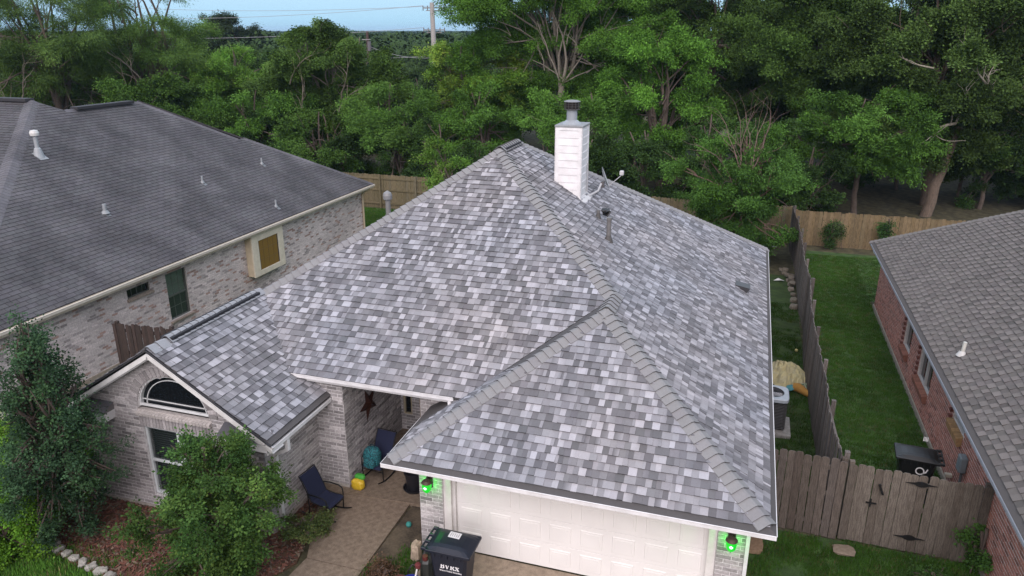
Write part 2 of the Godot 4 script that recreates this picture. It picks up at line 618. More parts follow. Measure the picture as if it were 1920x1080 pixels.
func brick_wall(called: String, o: Vector3, along: Vector3, nrm: Vector3, region: PackedVector2Array, holes: Array, style: String, house: Node3D, sink: Array, bw := 0.25, bh := 0.078, thick := 0.2) -> MeshInstance3D:
	var noise := FastNoiseLite.new()
	noise.seed = hash(called) % 1000
	noise.frequency = 0.35
	var mcol := Color(0.74, 0.72, 0.715)
	if style == "washed": mcol = Color(0.62, 0.575, 0.555)
	if style == "red": mcol = Color(0.6, 0.55, 0.52)
	var top := -1e9
	var bot := 1e9
	for p in region:
		top = maxf(top, p.y)
		bot = minf(bot, p.y)
	var mb := MB.new()
	var joint := 0.02 if style == "red" else 0.012
	var rows := int(ceil((top - bot) / bh))
	var up := Vector3.UP
	var bricks := []
	for r in rows:
		var y0 := bot + r * bh
		var y1 := minf(y0 + bh, top)
		var ym := (y0 + y1) * 0.5
		var s := span_at(region, ym)
		if s.y - s.x < 0.02:
			continue
		var runs := [s]
		for h in holes:
			var g := span_at(h, ym)
			if g.x > g.y:
				continue
			var nx := []
			for t in runs:
				if g.y <= t.x or g.x >= t.y:
					nx.append(t)
					continue
				if g.x > t.x + 0.01: nx.append(Vector2(t.x, g.x))
				if g.y < t.y - 0.01: nx.append(Vector2(g.y, t.y))
			runs = nx
		for t in runs:
			var a: Vector3 = o + along * t.x + up * y0
			var b: Vector3 = o + along * t.y + up * y0
			var c: Vector3 = b + up * (y1 - y0)
			var d: Vector3 = a + up * (y1 - y0)
			var back := nrm * -thick
			mb.quad_out(a, b, c, d, (a + c) * 0.5 - nrm, mcol)
			mb.quad_out(a + back, b + back, c + back, d + back, (a + c) * 0.5, mcol)
			mb.quad_out(a, a + back, d + back, d, (a + c) * 0.5, mcol)
			mb.quad_out(b, b + back, c + back, c, (a + c) * 0.5, mcol)
			mb.quad_out(d, c, c + back, d + back, (a + b) * 0.5, mcol)
			mb.quad_out(a, b, b + back, a + back, (c + d) * 0.5, mcol)
			var x: float = floor(t.x / bw) * bw - (bw * 0.5 if r % 2 else 0.0)
			while x < t.y:
				var xa := maxf(x + joint * 0.5, t.x + 0.003)
				var xb := minf(x + bw - joint * 0.5, t.y - 0.003)
				if xb - xa > 0.03:
					bricks.append([o + along * xa + up * (y0 + joint * 0.5), along * (xb - xa), up * (y1 - y0 - joint), nrm * rf(0.006, 0.012), brick_tone(style, noise, xa, y0)])
				x += bw
	var wall := part(called, mb, mats.mortar, house)
	for b in bricks:
		var ctr: Vector3 = b[0] + b[1] * 0.5
		var d := EYE - ctr
		sink.append([b, d.normalized().dot(nrm) * b[1].length() / d.length_squared(), wall])
	return wall

func add_brick(mb: MB, b: Array) -> void:
	var p: Vector3 = b[0]
	var u: Vector3 = b[1]
	var v: Vector3 = b[2]
	var n: Vector3 = b[3]
	var ctr: Vector3 = p + (u + v) * 0.5
	var ch := 0.004
	var iu := u.normalized() * ch
	var iv := v.normalized() * ch
	var f := [p + n + iu + iv, p + u + n - iu + iv, p + u + v + n - iu - iv, p + v + n + iu - iv]
	var g := [p, p + u, p + u + v, p + v]
	mb.quad_out(f[0], f[1], f[2], f[3], ctr - n, b[4])
	for i in 4:
		var j := (i + 1) % 4
		mb.quad_out(g[i], g[j], f[j], f[i], ctr, b[4])

func lay_bricks(all: Array, house: Node3D, most := 300) -> void:
	all.sort_custom(func(a, b): return a[1] > b[1])
	var rest := MB.new()
	for i in all.size():
		if i < most:
			var one := MB.new()
			add_brick(one, all[i][0])
			part("brick", one, mats.brick, all[i][2])
		else:
			add_brick(rest, all[i][0])
	part("brickwork", rest, mats.brick, house).set_meta("kind", "stuff")

func rect(x0: float, y0: float, x1: float, y1: float) -> PackedVector2Array:
	return PackedVector2Array([Vector2(x0, y0), Vector2(x1, y0), Vector2(x1, y1), Vector2(x0, y1)])

# window in an opening: o = lower left corner on the wall face, along/nrm as for the wall; sashes stacked at a meeting rail
func window_unit(o: Vector3, along: Vector3, nrm: Vector3, w: float, h: float, house: Node3D, fcol: Color, glass: Material, rail := 0.5, cols := 0, rows := 0, recess := 0.06, fw := 0.05) -> MeshInstance3D:
	var up := Vector3.UP
	var fr := MB.new()
	var z := -nrm * recess
	fr.bar(o + z + along * fw * 0.5, o + z + along * fw * 0.5 + up * h, fw, 0.06, nrm, fcol, 0.004)
	fr.bar(o + z + along * (w - fw * 0.5), o + z + along * (w - fw * 0.5) + up * h, fw, 0.06, nrm, fcol, 0.004)
	fr.bar(o + z + along * fw + up * fw * 0.5, o + z + along * (w - fw) + up * fw * 0.5, fw, 0.06, nrm, fcol, 0.004)
	fr.bar(o + z + along * fw + up * (h - fw * 0.5), o + z + along * (w - fw) + up * (h - fw * 0.5), fw, 0.06, nrm, fcol, 0.004)
	var wnd := part("window", fr, mats.paint, house)
	var cuts := [0.0, h]
	if rail > 0.0:
		cuts = [0.0, h * rail, h]
		var rb := MB.new()
		rb.bar(o + z + along * fw + up * h * rail + nrm * 0.008, o + z + along * (w - fw) + up * h * rail + nrm * 0.008, 0.045, 0.05, Vector3.UP.cross(along), fcol, 0.004)
		part("meeting_rail", rb, mats.paint, wnd)
	for s in cuts.size() - 1:
		var y0: float = cuts[s] + (fw if s == 0 else 0.022)
		var y1: float = cuts[s + 1] - (fw if s == cuts.size() - 2 else 0.022)
		var gm := MB.new()
		var gz := z - nrm * (0.012 + 0.012 * (1 - s))
		gm.box(Transform3D(Basis(along, up, along.cross(up)), o + gz + along * w * 0.5 + up * (y0 + y1) * 0.5), Vector3(w - 2 * fw, y1 - y0, 0.006), W)
		part("pane", gm, glass, wnd)
		for i in range(1, cols):
			var mm := MB.new()
			var x := fw + (w - 2 * fw) * i / cols
			mm.bar(o + gz + along * x + up * y0 + nrm * 0.008, o + gz + along * x + up * y1 + nrm * 0.008, 0.016, 0.01, nrm, fcol)
			part("muntin", mm, mats.paint, wnd)
		for i in range(1, rows):
			var mm := MB.new()
			var y := y0 + (y1 - y0) * i / rows
			mm.bar(o + gz + along * fw + up * y + nrm * 0.0095, o + gz + along * (w - fw) + up * y + nrm * 0.0095, 0.016, 0.01, Vector3.UP.cross(along), fcol)
			part("muntin", mm, mats.paint, wnd)
	return wnd

# ------------------------------------------------------------------ the scene
func _ready() -> void:
	var cam := Camera3D.new()
	cam.name = "camera"
	cam.position = EYE
	cam.rotation_order = EULER_ORDER_YXZ
	cam.rotation_degrees = Vector3(-19.16, 17.64, 0)
	cam.fov = 42.46
	cam.near = 0.1
	cam.far = 9000.0
	add_child(cam)
	cam.make_current()

	var sky := ProceduralSkyMaterial.new()
	sky.sky_top_color = lin(0.55, 0.65, 0.80)
	sky.sky_horizon_color = lin(0.215, 0.36, 0.46)
	sky.sky_curve = 0.12
	sky.ground_bottom_color = lin(0.06, 0.07, 0.05)
	sky.ground_horizon_color = lin(0.25, 0.33, 0.38)
	sky.sun_angle_max = 1.0
	var env := Environment.new()
	env.background_mode = Environment.BG_SKY
	env.sky = Sky.new()
	env.sky.sky_material = sky
	env.tonemap_mode = Environment.TONE_MAPPER_LINEAR
	env.tonemap_exposure = 2.0
	env.fog_enabled = true
	env.fog_density = 0.00018
	env.fog_light_color = Color(0.62, 0.74, 0.86)
	env.sdfgi_enabled = true
	env.ssao_enabled = true
	env.ssil_enabled = true
	var we := WorldEnvironment.new()
	we.name = "daylight"
	we.environment = env
	add_child(we)

	# low evening sky glow behind the camera, very soft
	var sun := DirectionalLight3D.new()
	sun.name = "evening_sun"
	sun.light_energy = 0.5
	sun.light_color = Color(1.0, 0.965, 0.985)
	sun.light_angular_distance = 60.0
	sun.shadow_enabled = true
	add_child(sun)
	sun.look_at_from_position(Vector3.ZERO, -Vector3(0.1, 0.62, 0.8))

	make_materials()
	ground()
	main_house()
	left_house()
	right_house()
	fences()
	yard_things()
	front_things()
	trees()
	far_things()

func height_at(x: float, z: float) -> float:
	var h := 0.0
	h -= 0.3 * smoothstep(-12.6, -17.0, x) * smoothstep(-40.0, -28.0, z)
	return h

func sheet(called: String, x0: float, z0: float, x1: float, z1: float, m: Material, col: Color, lift: float, step := 0.5) -> MeshInstance3D:
	var mb := MB.new()
	var nx := maxi(1, int((x1 - x0) / step))
	var nz := maxi(1, int((z1 - z0) / step))
	for i in nx:
		for j in nz:
			var p := []
			for k in [[0, 1], [1, 1], [1, 0], [0, 0]]:
				var x: float = x0 + (x1 - x0) * (i + k[0]) / nx
				var z: float = z0 + (z1 - z0) * (j + k[1]) / nz
				p.append(Vector3(x, height_at(x, z) + lift, z))
			mb.quad(p[0], p[1], p[2], p[3], col)
	return structure(called, mb, m)

func ground() -> void:
	var mb := MB.new()
	var xs := [-3000.0, -1200.0, -400.0, -120.0, -60.0, -40.0, -30.0, -24.0, -20.0, -18.0, -17.0, -16.0, -15.0, -14.0, -13.0, -12.6, -10.0, -5.0, 0.0, 5.0, 10.0, 20.0, 40.0, 120.0, 400.0, 1200.0, 3000.0]
	var zs := [-3000.0, -1500.0, -500.0, -160.0, -80.0, -60.0, -48.0, -40.0, -37.0, -34.0, -31.0, -28.0, -24.0, -20.0, -16.0, -12.0, -8.0, -4.0, 0.0, 10.0, 40.0, 200.0]
	for i in xs.size() - 1:
		for j in zs.size() - 1:
			var p := []
			for k in [[0, 1], [1, 1], [1, 0], [0, 0]]:
				var x: float = xs[i + k[0]]
				var z: float = zs[j + k[1]]
				p.append(Vector3(x, height_at(x, z) - 0.03, z))
			mb.quad(p[0], p[1], p[2], p[3], Color(0.8, 0.95, 0.7))
	structure("ground", mb, mats.soil)
	sheet("side_lawn", 2.3, -34.6, 4.75, -13.4, mats.turf, Color(1, 1, 1), -0.012, 1.0)
	sheet("back_lawn", 4.75, -34.6, 9.5, -28.2, mats.turf, Color(1, 1, 1), -0.012, 1.0)
	sheet("side_yard", 0.6, -30.5, 2.2, -13.5, mats.turf, Color(0.8, 0.72, 0.6), -0.014, 1.0)
	sheet("front_lawn", 0.7, -13.35, 5.2, -5.0, mats.turf, Color(1.0, 1.0, 0.95), -0.012, 1.0)
	sheet("neighbour_lawn", -17.4, -14.6, -12.9, -4.0, mats.turf, Color(1.2, 1.35, 1.0), -0.012, 0.5)
	sheet("front_yard_lawn", -12.9, -9.2, -7.4, -4.0, mats.turf, Color(1.15, 1.3, 1.0), -0.013, 1.0)
	sheet("neighbour_back_lawn", -40.0, -36.6, -12.6, -31.6, mats.turf, Color(1.1, 1.25, 1.0), -0.012, 1.0)
	sheet("passage_lawn", -17.3, -31.6, -12.5, -14.9, mats.turf, Color(0.9, 1.0, 0.9), -0.012, 0.7)
	# mulch bed before the arched window, with its loose chips
	var bed := MB.new()
	var outline := PackedVector2Array([Vector2(-12.9, -10.2), Vector2(-12.7, -9.1), Vector2(-12.1, -8.55), Vector2(-11.2, -8.3), Vector2(-10.3, -8.2), Vector2(-9.2, -7.6), Vector2(-8.4, -7.2), Vector2(-7.25, -9.6), Vector2(-7.75, -11.3), Vector2(-8.1, -12.0), Vector2(-8.15, -10.2)])
	bed.prism(outline, -0.012, 0.05, FLAT, Color(1.5, 0.72, 0.55))
	structure("mulch_bed", bed, mats.soil)
	rng.seed = 71
	var chip := MB.new()
	chip.bx(Vector3.ZERO, Vector3(0.075, 0.012, 0.022), W)
	var tr: Array[Transform3D] = []
	var cols: Array[Color] = []
	while tr.size() < 5200:
		var p := Vector2(rf(-12.9, -7.0), rf(-12.0, -7.2))
		if Geometry2D.is_point_in_polygon(p, outline):
			tr.append(Transform3D(Basis.from_euler(Vector3(rf(-0.4, 0.4), rf(0, TAU), rf(-0.4, 0.4))).scaled(Vector3.ONE * rf(0.6, 1.5)), Vector3(p.x, 0.018 + rf(0, 0.012), p.y)))
			var t := rf(0.4, 1.3)
			cols.append(Color(0.15, 0.062, 0.042) * t if rng.randf() < 0.75 else Color(0.16, 0.12, 0.085) * t)
	scatter("mulch_chips", chip.done(), mats.chip, tr, cols)
	# bare strip beside the path
	var strip := MB.new()
	strip.prism(PackedVector2Array([Vector2(-5.95, -11.85), Vector2(-5.2, -11.85), Vector2(-5.2, -10.7), Vector2(-4.75, -9.2), Vector2(-5.3, -7.5), Vector2(-6.0, -7.8), Vector2(-5.98, -9.7)]), 0.002, 0.05, FLAT, Color(1.35, 1.25, 1.15))
	structure("bare_strip", strip, mats.soil)
	# washed-aggregate path in two slabs, porch slab, driveway
	for s in [[[-8.02, -11.72], [-6.0, -11.88], [-5.98, -9.75], [-7.13, -9.75]], [[-7.13, -9.735], [-5.98, -9.735], [-5.9, -7.0], [-7.35, -7.0]]]:
		var q := PackedVector2Array()
		for p in s:
			q.append(Vector2(p[0], p[1]))
		var path := MB.new()
		path.prism(q, -0.03, 0.1, FLAT, Color(0.30, 0.235, 0.17))
		structure("path_slab", path, mats.aggregate)
	var porch := MB.new()
	porch.prism(PackedVector2Array([Vector2(-8.1, -11.7), Vector2(-5.9, -11.86), Vector2(-5.2, -11.86), Vector2(-5.2, -14.6), Vector2(-7.6, -14.6), Vector2(-7.6, -12.1), Vector2(-8.1, -12.05)]), -0.06, 0.15, FLAT, Color(0.27, 0.21, 0.15))
	structure("porch_slab", porch, mats.aggregate)
	var drive := MB.new()
	drive.bb(Vector3(-5.0, -0.2, -10.85), Vector3(0.75, 0.004, -4.0), Color(0.34, 0.27, 0.2))
	structure("driveway", drive, mats.concrete)
	lawn_blades()

func scatter(called: String, mesh: Mesh, m: Material, tr: Array[Transform3D], cols: Array[Color], parent: Node3D = null) -> MultiMeshInstance3D:
	var mm := MultiMesh.new()
	mm.transform_format = MultiMesh.TRANSFORM_3D
	mm.use_colors = true
	mm.mesh = mesh
	mm.instance_count = tr.size()
	for i in tr.size():
		mm.set_instance_transform(i, tr[i])
		mm.set_instance_color(i, cols[i])
	var o := MultiMeshInstance3D.new()
	var p: Node = parent if parent else self
	o.name = numbered(p, called)
	o.multimesh = mm
	o.material_override = m
	p.add_child(o, true)
	if bases.has(p):
		o.position = -bases[p]
	if parent == null or called.begins_with("grass"):
		o.set_meta("kind", "stuff")
	return o

func tuft_mesh(sd: int, blades: int, h: float, spread: float) -> ArrayMesh:
	rng.seed = sd
	var mb := MB.new()
	for i in blades:
		var a := rf(0, TAU)
		var o := Vector3(rf(-spread, spread), 0, rf(-spread, spread))
		var lean := Vector3(cos(a), 0, sin(a)) * rf(0.15, 0.7) * h
		var side := Vector3(-sin(a), 0, cos(a)) * 0.006
		var k := rf(0.6, 1.2)
		mb.tri(o - side, o + side, o + lean * 0.5 + Vector3(0, h * k, 0), W)
	return mb.done()

func lawn_blades() -> void:
	var mesh := tuft_mesh(5, 14, 0.06, 0.09)
	var n := FastNoiseLite.new()
	n.seed = 12
	n.frequency = 0.35
	# [x0, z0, x1, z1, count, green share, brightness, blade scale]
	var areas := [["grass", 2.3, -34.0, 4.75, -13.4, 15000, 1.0, 1.0, 0.8], ["grass", 4.75, -34.2, 9.0, -28.2, 4000, 1.0, 1.0, 0.8], ["grass", 0.65, -27.0, 2.2, -13.5, 3200, 0.55, 0.75, 0.9], ["grass", 0.75, -13.3, 5.2, -9.5, 7000, 0.62, 1.05, 0.9], ["grass", -17.2, -14.5, -12.8, -6.0, 9000, 1.0, 1.7, 1.6], ["grass", -21.0, -36.4, -15.0, -31.6, 5000, 1.0, 1.25, 1.2], ["grass", -13.2, -8.15, -9.6, -5.5, 3500, 1.0, 1.7, 1.5], ["grass", -5.95, -10.6, -5.05, -7.6, 700, 0.5, 1.1, 1.4], ["grass", -12.4, -8.7, -10.0, -8.2, 160, 0.5, 1.1, 1.5]]
	for a in areas:
		var tr: Array[Transform3D] = []
		var cols: Array[Color] = []
		rng.seed = 100 + int(a[5])
		for i in int(a[5]):
			var x := rf(a[1], a[3])
			var z := rf(a[2], a[4])
			if n.get_noise_2d(x * 2.0, z * 2.0) * 0.9 + 0.35 > a[6]:
				continue
			tr.append(Transform3D(Basis(Vector3.UP, rf(0, TAU)).scaled(Vector3.ONE * rf(0.7, 1.4) * a[8]), Vector3(x, height_at(x, z) - 0.012, z)))
			var t: float = rf(0.7, 1.3) * a[7] * (1.0 + 0.5 * n.get_noise_2d(x, z))
			cols.append(Color(0.044, 0.104, 0.016) * t if rng.randf() < 0.9 else Color(0.10, 0.095, 0.04) * t)
		scatter("grass", mesh, mats.grass_blade, tr, cols)

# ------------------------------------------------------------------ main house
func main_house() -> void:
	var house := thing("brick_house", "whitewashed taupe brick house with new mottled grey shingle roof in the middle", "house", Vector3(-5.8, 0, -18.0))
	var up := Vector3.UP
	var m := 0.625
	var fr := {"o": Vector3(-5.64, 2.15, -10.87), "w": Vector3(0, 0, -1), "m": m, "polys": [[[-11.74, -11.77], [-4.74, -11.77], [-2.33, -14.18], [-6.0, -17.85]]]}
	var rt := {"o": Vector3(0.98, 2.15, -10.08), "w": Vector3(-1, 0, 0), "m": m, "polys": [[[0.98, -10.08], [0.98, -14.18], [-2.33, -14.18], [-2.33, -13.39]], [[0.98, -14.18], [0.98, -26.33], [-6.0, -19.35], [-6.0, -17.85], [-2.33, -14.18]]]}
	var gf := {"o": Vector3(-5.64, 2.15, -10.08), "w": Vector3(0, 0, -1), "m": m, "polys": [[[-5.64, -10.08], [0.98, -10.08], [-2.33, -13.39]]]}
	var gl := {"o": Vector3(-5.64, 2.15, -10.08), "w": Vector3(1, 0, 0), "m": m, "polys": [[[-5.64, -10.08], [-2.33, -13.39], [-2.33, -14.18], [-4.4, -12.3], [-5.64, -12.3]]]}
	var lf := {"o": Vector3(-12.64, 2.15, -26.33), "w": Vector3(1, 0, 0), "m": 4.36 / 6.64, "polys": [[[-12.64, -10.87], [-6.0, -17.85], [-6.0, -19.35], [-12.64, -26.33]]]}
	var bk := {"o": Vector3(0.98, 2.15, -26.33), "w": Vector3(0, 0, 1), "m": m, "polys": [[[0.98, -26.33], [-12.64, -26.33], [-6.0, -19.35]]]}
	var wr := {"o": Vector3(-7.75, 2.225, -9.92), "w": Vector3(-1, 0, 0), "m": 0.625, "polys": [[[-7.75, -9.92], [-7.75, -12.0], [-8.6, -12.0], [-8.6, -9.92]], [[-8.6, -9.92], [-8.6, -12.0], [-10.25, -13.85], [-10.25, -9.92]]]}
	var wl := {"o": Vector3(-12.75, 2.225, -9.92), "w": Vector3(1, 0, 0), "m": 0.625, "polys": [[[-12.75, -9.92], [-10.25, -9.92], [-10.25, -13.55], [-12.75, -11.4]]]}
	var d := MB.new()
	for f in [fr, rt, gf, gl, lf, bk, wr, wl]:
		plane_frame(f)
		deck(d, f, Color(0.09, 0.085, 0.085))
	var roof := part("roof", d, mats.shingle, house)
	var all := []
	var sd := 200
	for f in [gf, fr, rt, gl, lf, bk, wr, wl]:
		shingles(f, "blend", sd, all)
		sd += 1
	lay_shingles(all, mats.shingle, roof, house)
	# hips, ridges and valley lines
	rng.seed = 31
	var cc := Color(0.25, 0.249, 0.25)
	var A := Vector3(-2.33, 4.219, -13.39)
	var J := Vector3(-2.33, 4.219, -14.18)
	var P := Vector3(-6.0, 6.51, -17.85)
	var Q := Vector3(-6.0, 6.51, -19.35)
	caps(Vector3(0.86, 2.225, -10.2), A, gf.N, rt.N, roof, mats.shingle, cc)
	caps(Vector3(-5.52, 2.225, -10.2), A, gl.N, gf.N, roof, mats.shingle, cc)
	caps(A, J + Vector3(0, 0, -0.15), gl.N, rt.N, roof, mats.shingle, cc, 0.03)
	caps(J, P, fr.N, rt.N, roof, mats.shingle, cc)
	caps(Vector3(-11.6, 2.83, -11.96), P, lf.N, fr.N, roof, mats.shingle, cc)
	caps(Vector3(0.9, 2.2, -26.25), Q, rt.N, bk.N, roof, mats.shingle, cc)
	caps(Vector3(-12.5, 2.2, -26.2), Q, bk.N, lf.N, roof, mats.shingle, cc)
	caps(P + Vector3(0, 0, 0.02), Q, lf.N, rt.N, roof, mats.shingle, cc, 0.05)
	var rv := MB.new()
	rv.bar(P + Vector3(0, -0.04, -0.12), Q + Vector3(0, -0.04, 0.1), 0.3, 0.13, up, Color(0.015, 0.015, 0.016))
	rv.bar(Vector3(-10.25, 3.775, -10.45), Vector3(-10.25, 3.775, -13.2), 0.27, 0.085, up, Color(0.015, 0.015, 0.016))
	part("ridge_vent", rv, mats.plain, roof)
	var cool := Color(0.32, 0.33, 0.345)
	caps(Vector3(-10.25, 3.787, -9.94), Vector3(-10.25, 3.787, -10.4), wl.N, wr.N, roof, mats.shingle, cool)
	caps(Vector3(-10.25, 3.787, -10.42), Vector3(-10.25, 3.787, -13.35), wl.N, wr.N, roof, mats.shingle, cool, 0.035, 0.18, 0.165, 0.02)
	# gutters, boards under the eaves
	var white := Color(0.72, 0.72, 0.725)
	gutter(Vector3(-5.64, 2.15, -10.08), Vector3(0.98, 2.15, -10.08), Vector3(0, 0, 1), house, white)
	gutter(Vector3(0.98, 2.15, -10.084), Vector3(0.98, 2.15, -26.33), Vector3(1, 0, 0), house, white)
	gutter(Vector3(-5.64, 2.15, -11.8), Vector3(-5.64, 2.15, -10.084), Vector3(-1, 0, 0), house, white)
	gutter(Vector3(-8.58, 2.7125, -11.77), Vector3(-4.93, 2.7125, -11.77), Vector3(0, 0, 1), house, white)
	gutter(Vector3(-7.75, 2.15, -12.02), Vector3(-7.75, 2.15, -9.95), Vector3(1, 0, 0), house, white)
	var fb := MB.new()
	fb.bb(Vector3(-5.52, 2.04, -10.22), Vector3(0.86, 2.18, -10.195), white)
	fb.bb(Vector3(0.835, 2.04, -26.2), Vector3(0.86, 2.18, -10.225), white)
	fb.bb(Vector3(-5.52, 2.04, -12.3), Vector3(-5.495, 2.18, -10.225), white)
	fb.bb(Vector3(-8.6, 2.53, -11.91), Vector3(-4.6, 2.75, -11.885), white)
	fb.bb(Vector3(-7.895, 1.96, -12.0), Vector3(-7.87, 2.19, -9.95), white)
	part("fascia", fb, mats.paint, house)
	var sf := MB.new()
	var tan := Color(0.60, 0.54, 0.46)
	sf.bb(Vector3(-5.49, 2.045, -12.2), Vector3(0.83, 2.065, -10.225), tan)
	sf.bb(Vector3(0.5, 2.0455, -26.2), Vector3(0.8305, 2.064, -12.2), tan)
	sf.bb(Vector3(-8.12, 2.55, -14.6), Vector3(-4.7, 2.57, -11.91), tan)
	sf.bb(Vector3(-8.2, 1.964, -12.0), Vector3(-7.896, 1.985, -10.0), tan)
	part("soffit", sf, mats.paint, house)
	# rake boards and returns of the gable
	var rk := MB.new()
	var pk := Vector3(-10.25, 3.66, -9.935)
	for s in [-1.0, 1.0]:
		var e := Vector3(-10.25 + 2.5 * s, 2.0975, -9.935)
		rk.bar(pk + Vector3(0, 0.012, 0), e + Vector3(0, 0.012, 0), 0.03, 0.125, Vector3.BACK.cross(e - pk).normalized(), Color(0.60, 0.61, 0.61), 0.004)
		rk.bar(pk + Vector3(0, -0.02, 0.022), e + Vector3(0, -0.02, 0.022), 0.018, 0.07, Vector3.BACK.cross(e - pk).normalized(), Color(0.66, 0.66, 0.64))
		rk.bar(pk + Vector3(0, -0.075, -0.18), e + Vector3(0, -0.075, -0.18), 0.33, 0.02, Vector3.BACK.cross(e - pk).normalized(), white)
		rk.bar(pk + Vector3(0, 0.098, 0.012), e + Vector3(0, 0.098, 0.012), 0.06, 0.022, Vector3.BACK.cross(e - pk).normalized(), Color(0.045, 0.045, 0.05))
		# small return
		var x0: float = -10.27 + 1.32 * s
		var x1: float = -10.27 + 2.4 * s
		rk.bb(Vector3(minf(x0, x1), 2.02, -10.2), Vector3(maxf(x0, x1), 2.2, -9.93), white)
		var o := [Vector3(x0, 2.2, -9.9), Vector3(x1, 2.2, -9.9), Vector3(x1, 2.36, -10.2), Vector3(x0, 2.36, -10.2)]
		rk.quad_out(o[0], o[1], o[2], o[3], Vector3(x0, 0, -12), Color(0.1, 0.1, 0.11))
		rk.quad_out(o[0], o[3], Vector3(x0, 2.2, -10.2), o[0], Vector3(x1, 2.2, -10.0), Color(0.16, 0.15, 0.15))
	part("rake_board", rk, mats.paint, house)

	# brick walls
	rng.seed = 77
	var bricks := []
	var arch := PackedVector2Array()
	var ac := Vector2(2.27, 2.36)  # along from x = -12.4
	for i in 25:
		var a := PI * i / 24.0
		arch.append(ac + Vector2(cos(a) * 0.83, sin(a) * 0.74))
	var fronthole := rect(1.44, 0.33, 3.08, 1.93)
	brick_wall("front_wall", Vector3(-12.4, 0, -10.2), Vector3.RIGHT, Vector3.BACK, PackedVector2Array([Vector2(0, 0), Vector2(4.25, 0), Vector2(4.25, 2.25), Vector2(2.15, 3.56), Vector2(0, 2.25)]), [arch, fronthole, rect(1.38, 1.93, 3.14, 2.34)], "taupe", house, bricks)
	brick_wall("wing_wall", Vector3(-8.15, 0, -10.2), Vector3.FORWARD, Vector3.RIGHT, rect(0.0, 0, 1.8, 2.1), [], "taupe", house, bricks)
	brick_wall("porch_corner_wall", Vector3(-8.35, 0, -12.0), Vector3.RIGHT, Vector3.BACK, rect(0.0, 0, 0.86, 2.56), [], "taupe", house, bricks)
	brick_wall("porch_side_wall", Vector3(-7.49, 0, -12.002), Vector3.FORWARD, Vector3.RIGHT, rect(0.0, 0, 2.6, 2.56), [], "taupe", house, bricks)
	brick_wall("porch_back_wall", Vector3(-7.49, 0, -14.6), Vector3.RIGHT, Vector3.BACK, rect(0.003, 0, 1.9, 2.56), [rect(0.06, 0.45, 0.3, 2.3), rect(0.52, 0, 1.5, 2.35)], "taupe", house, bricks)
	brick_wall("entry_wall", Vector3(-5.92, 0, -12.4), Vector3.RIGHT, Vector3.BACK, rect(0.0, 0, 1.3, 2.56), [], "taupe", house, bricks)
	brick_wall("entry_side_wall", Vector3(-5.92, 0, -14.6), Vector3.BACK, Vector3.LEFT, rect(0.0, 0, 2.197, 2.56), [], "taupe", house, bricks)
	brick_wall("garage_pillar", Vector3(-5.2, 0, -10.7), Vector3.RIGHT, Vector3.BACK, rect(0.0, 0, 0.46, 2.09), [], "taupe", house, bricks)
	brick_wall("garage_pillar", Vector3(0.14, 0, -10.7), Vector3.RIGHT, Vector3.BACK, rect(0.0, 0, 0.44, 2.09), [], "taupe", house, bricks)
	brick_wall("garage_side_wall", Vector3(-5.2, 0, -12.2), Vector3.BACK, Vector3.LEFT, rect(0.0, 0, 1.497, 2.09), [], "taupe", house, bricks)
	brick_wall("right_wall", Vector3(0.58, 0, -10.703), Vector3.FORWARD, Vector3.RIGHT, rect(0.0, 0, 15.2, 2.09), [], "taupe", house, bricks)
	brick_wall("left_wall", Vector3(-12.4, 0, -25.9), Vector3.BACK, Vector3.LEFT, rect(0.0, 0, 15.7, 2.1), [], "taupe", house, bricks)
	lay_bricks(bricks, house)
	var bw := MB.new()
	bw.bb(Vector3(-12.4, 0, -26.0), Vector3(0.58, 2.0, -25.9), Color(0.3, 0.27, 0.25))
	part("back_wall", bw, mats.mortar, house)
	# slab edge along the ground
	var fo := MB.new()
	fo.bb(Vector3(-8.14, -0.1, -12.0), Vector3(-8.1, 0.12, -10.15), Color(0.4, 0.37, 0.33))
	fo.bb(Vector3(-12.42, -0.5, -10.19), Vector3(-8.14, 0.06, -10.16), Color(0.4, 0.37, 0.33))
	fo.bb(Vector3(-8.12, -0.1, -11.99), Vector3(-7.46, 0.11, -11.96), Color(0.45, 0.42, 0.38))
	part("slab_edge", fo, mats.concrete, house)

	# arched window: bricks set round it, frame, pane, bars
	var wf := MB.new()
	var pane := PackedVector2Array()
	var cx := Vector3(-10.13, 2.36, -10.2)
	var ring := func(mb: MB, rx: float, ry: float, t: float, z0: float, z1: float, col: Color):
		for i in 28:
			var a0 := PI * i / 28.0
			var a1 := PI * (i + 1) / 28.0
			var o0 := cx + Vector3(cos(a0) * rx, sin(a0) * ry, 0)
			var o1 := cx + Vector3(cos(a1) * rx, sin(a1) * ry, 0)
			var i0 := cx + Vector3(cos(a0) * (rx - t), sin(a0) * (ry - t), 0)
			var i1 := cx + Vector3(cos(a1) * (rx - t), sin(a1) * (ry - t), 0)
			var f := Vector3(0, 0, z1)
			var b := Vector3(0, 0, z0)
			mb.quad(o0 + f, o1 + f, i1 + f, i0 + f, col)
			mb.quad_out(i0 + f, i1 + f, i1 + b, i0 + b, (o0 + o1) * 0.5, col)
			mb.quad_out(o0 + f, o1 + f, o1 + b, o0 + b, cx, col)
	var fcol := Color(0.66, 0.68, 0.68)
	ring.call(wf, 0.84, 0.75, 0.036, -0.2, -0.03, fcol)
	wf.bar(cx + Vector3(-0.83, 0.03, -0.05), cx + Vector3(0.83, 0.03, -0.05), 0.045, 0.05, Vector3.BACK, fcol, 0.005)
	var aw := part("arched_window", wf, mats.paint, house)
	for i in 25:
		var a := PI * i / 24.0
		pane.append(Vector2(cos(a) * 0.81, sin(a) * 0.72))
	var gp := MB.new()
	gp.prism(pane, -0.008, 0.0, Transform3D(Basis(), cx + Vector3(0, 0, -0.11)), W)
	part("pane", gp, mats.dark_glass, aw)
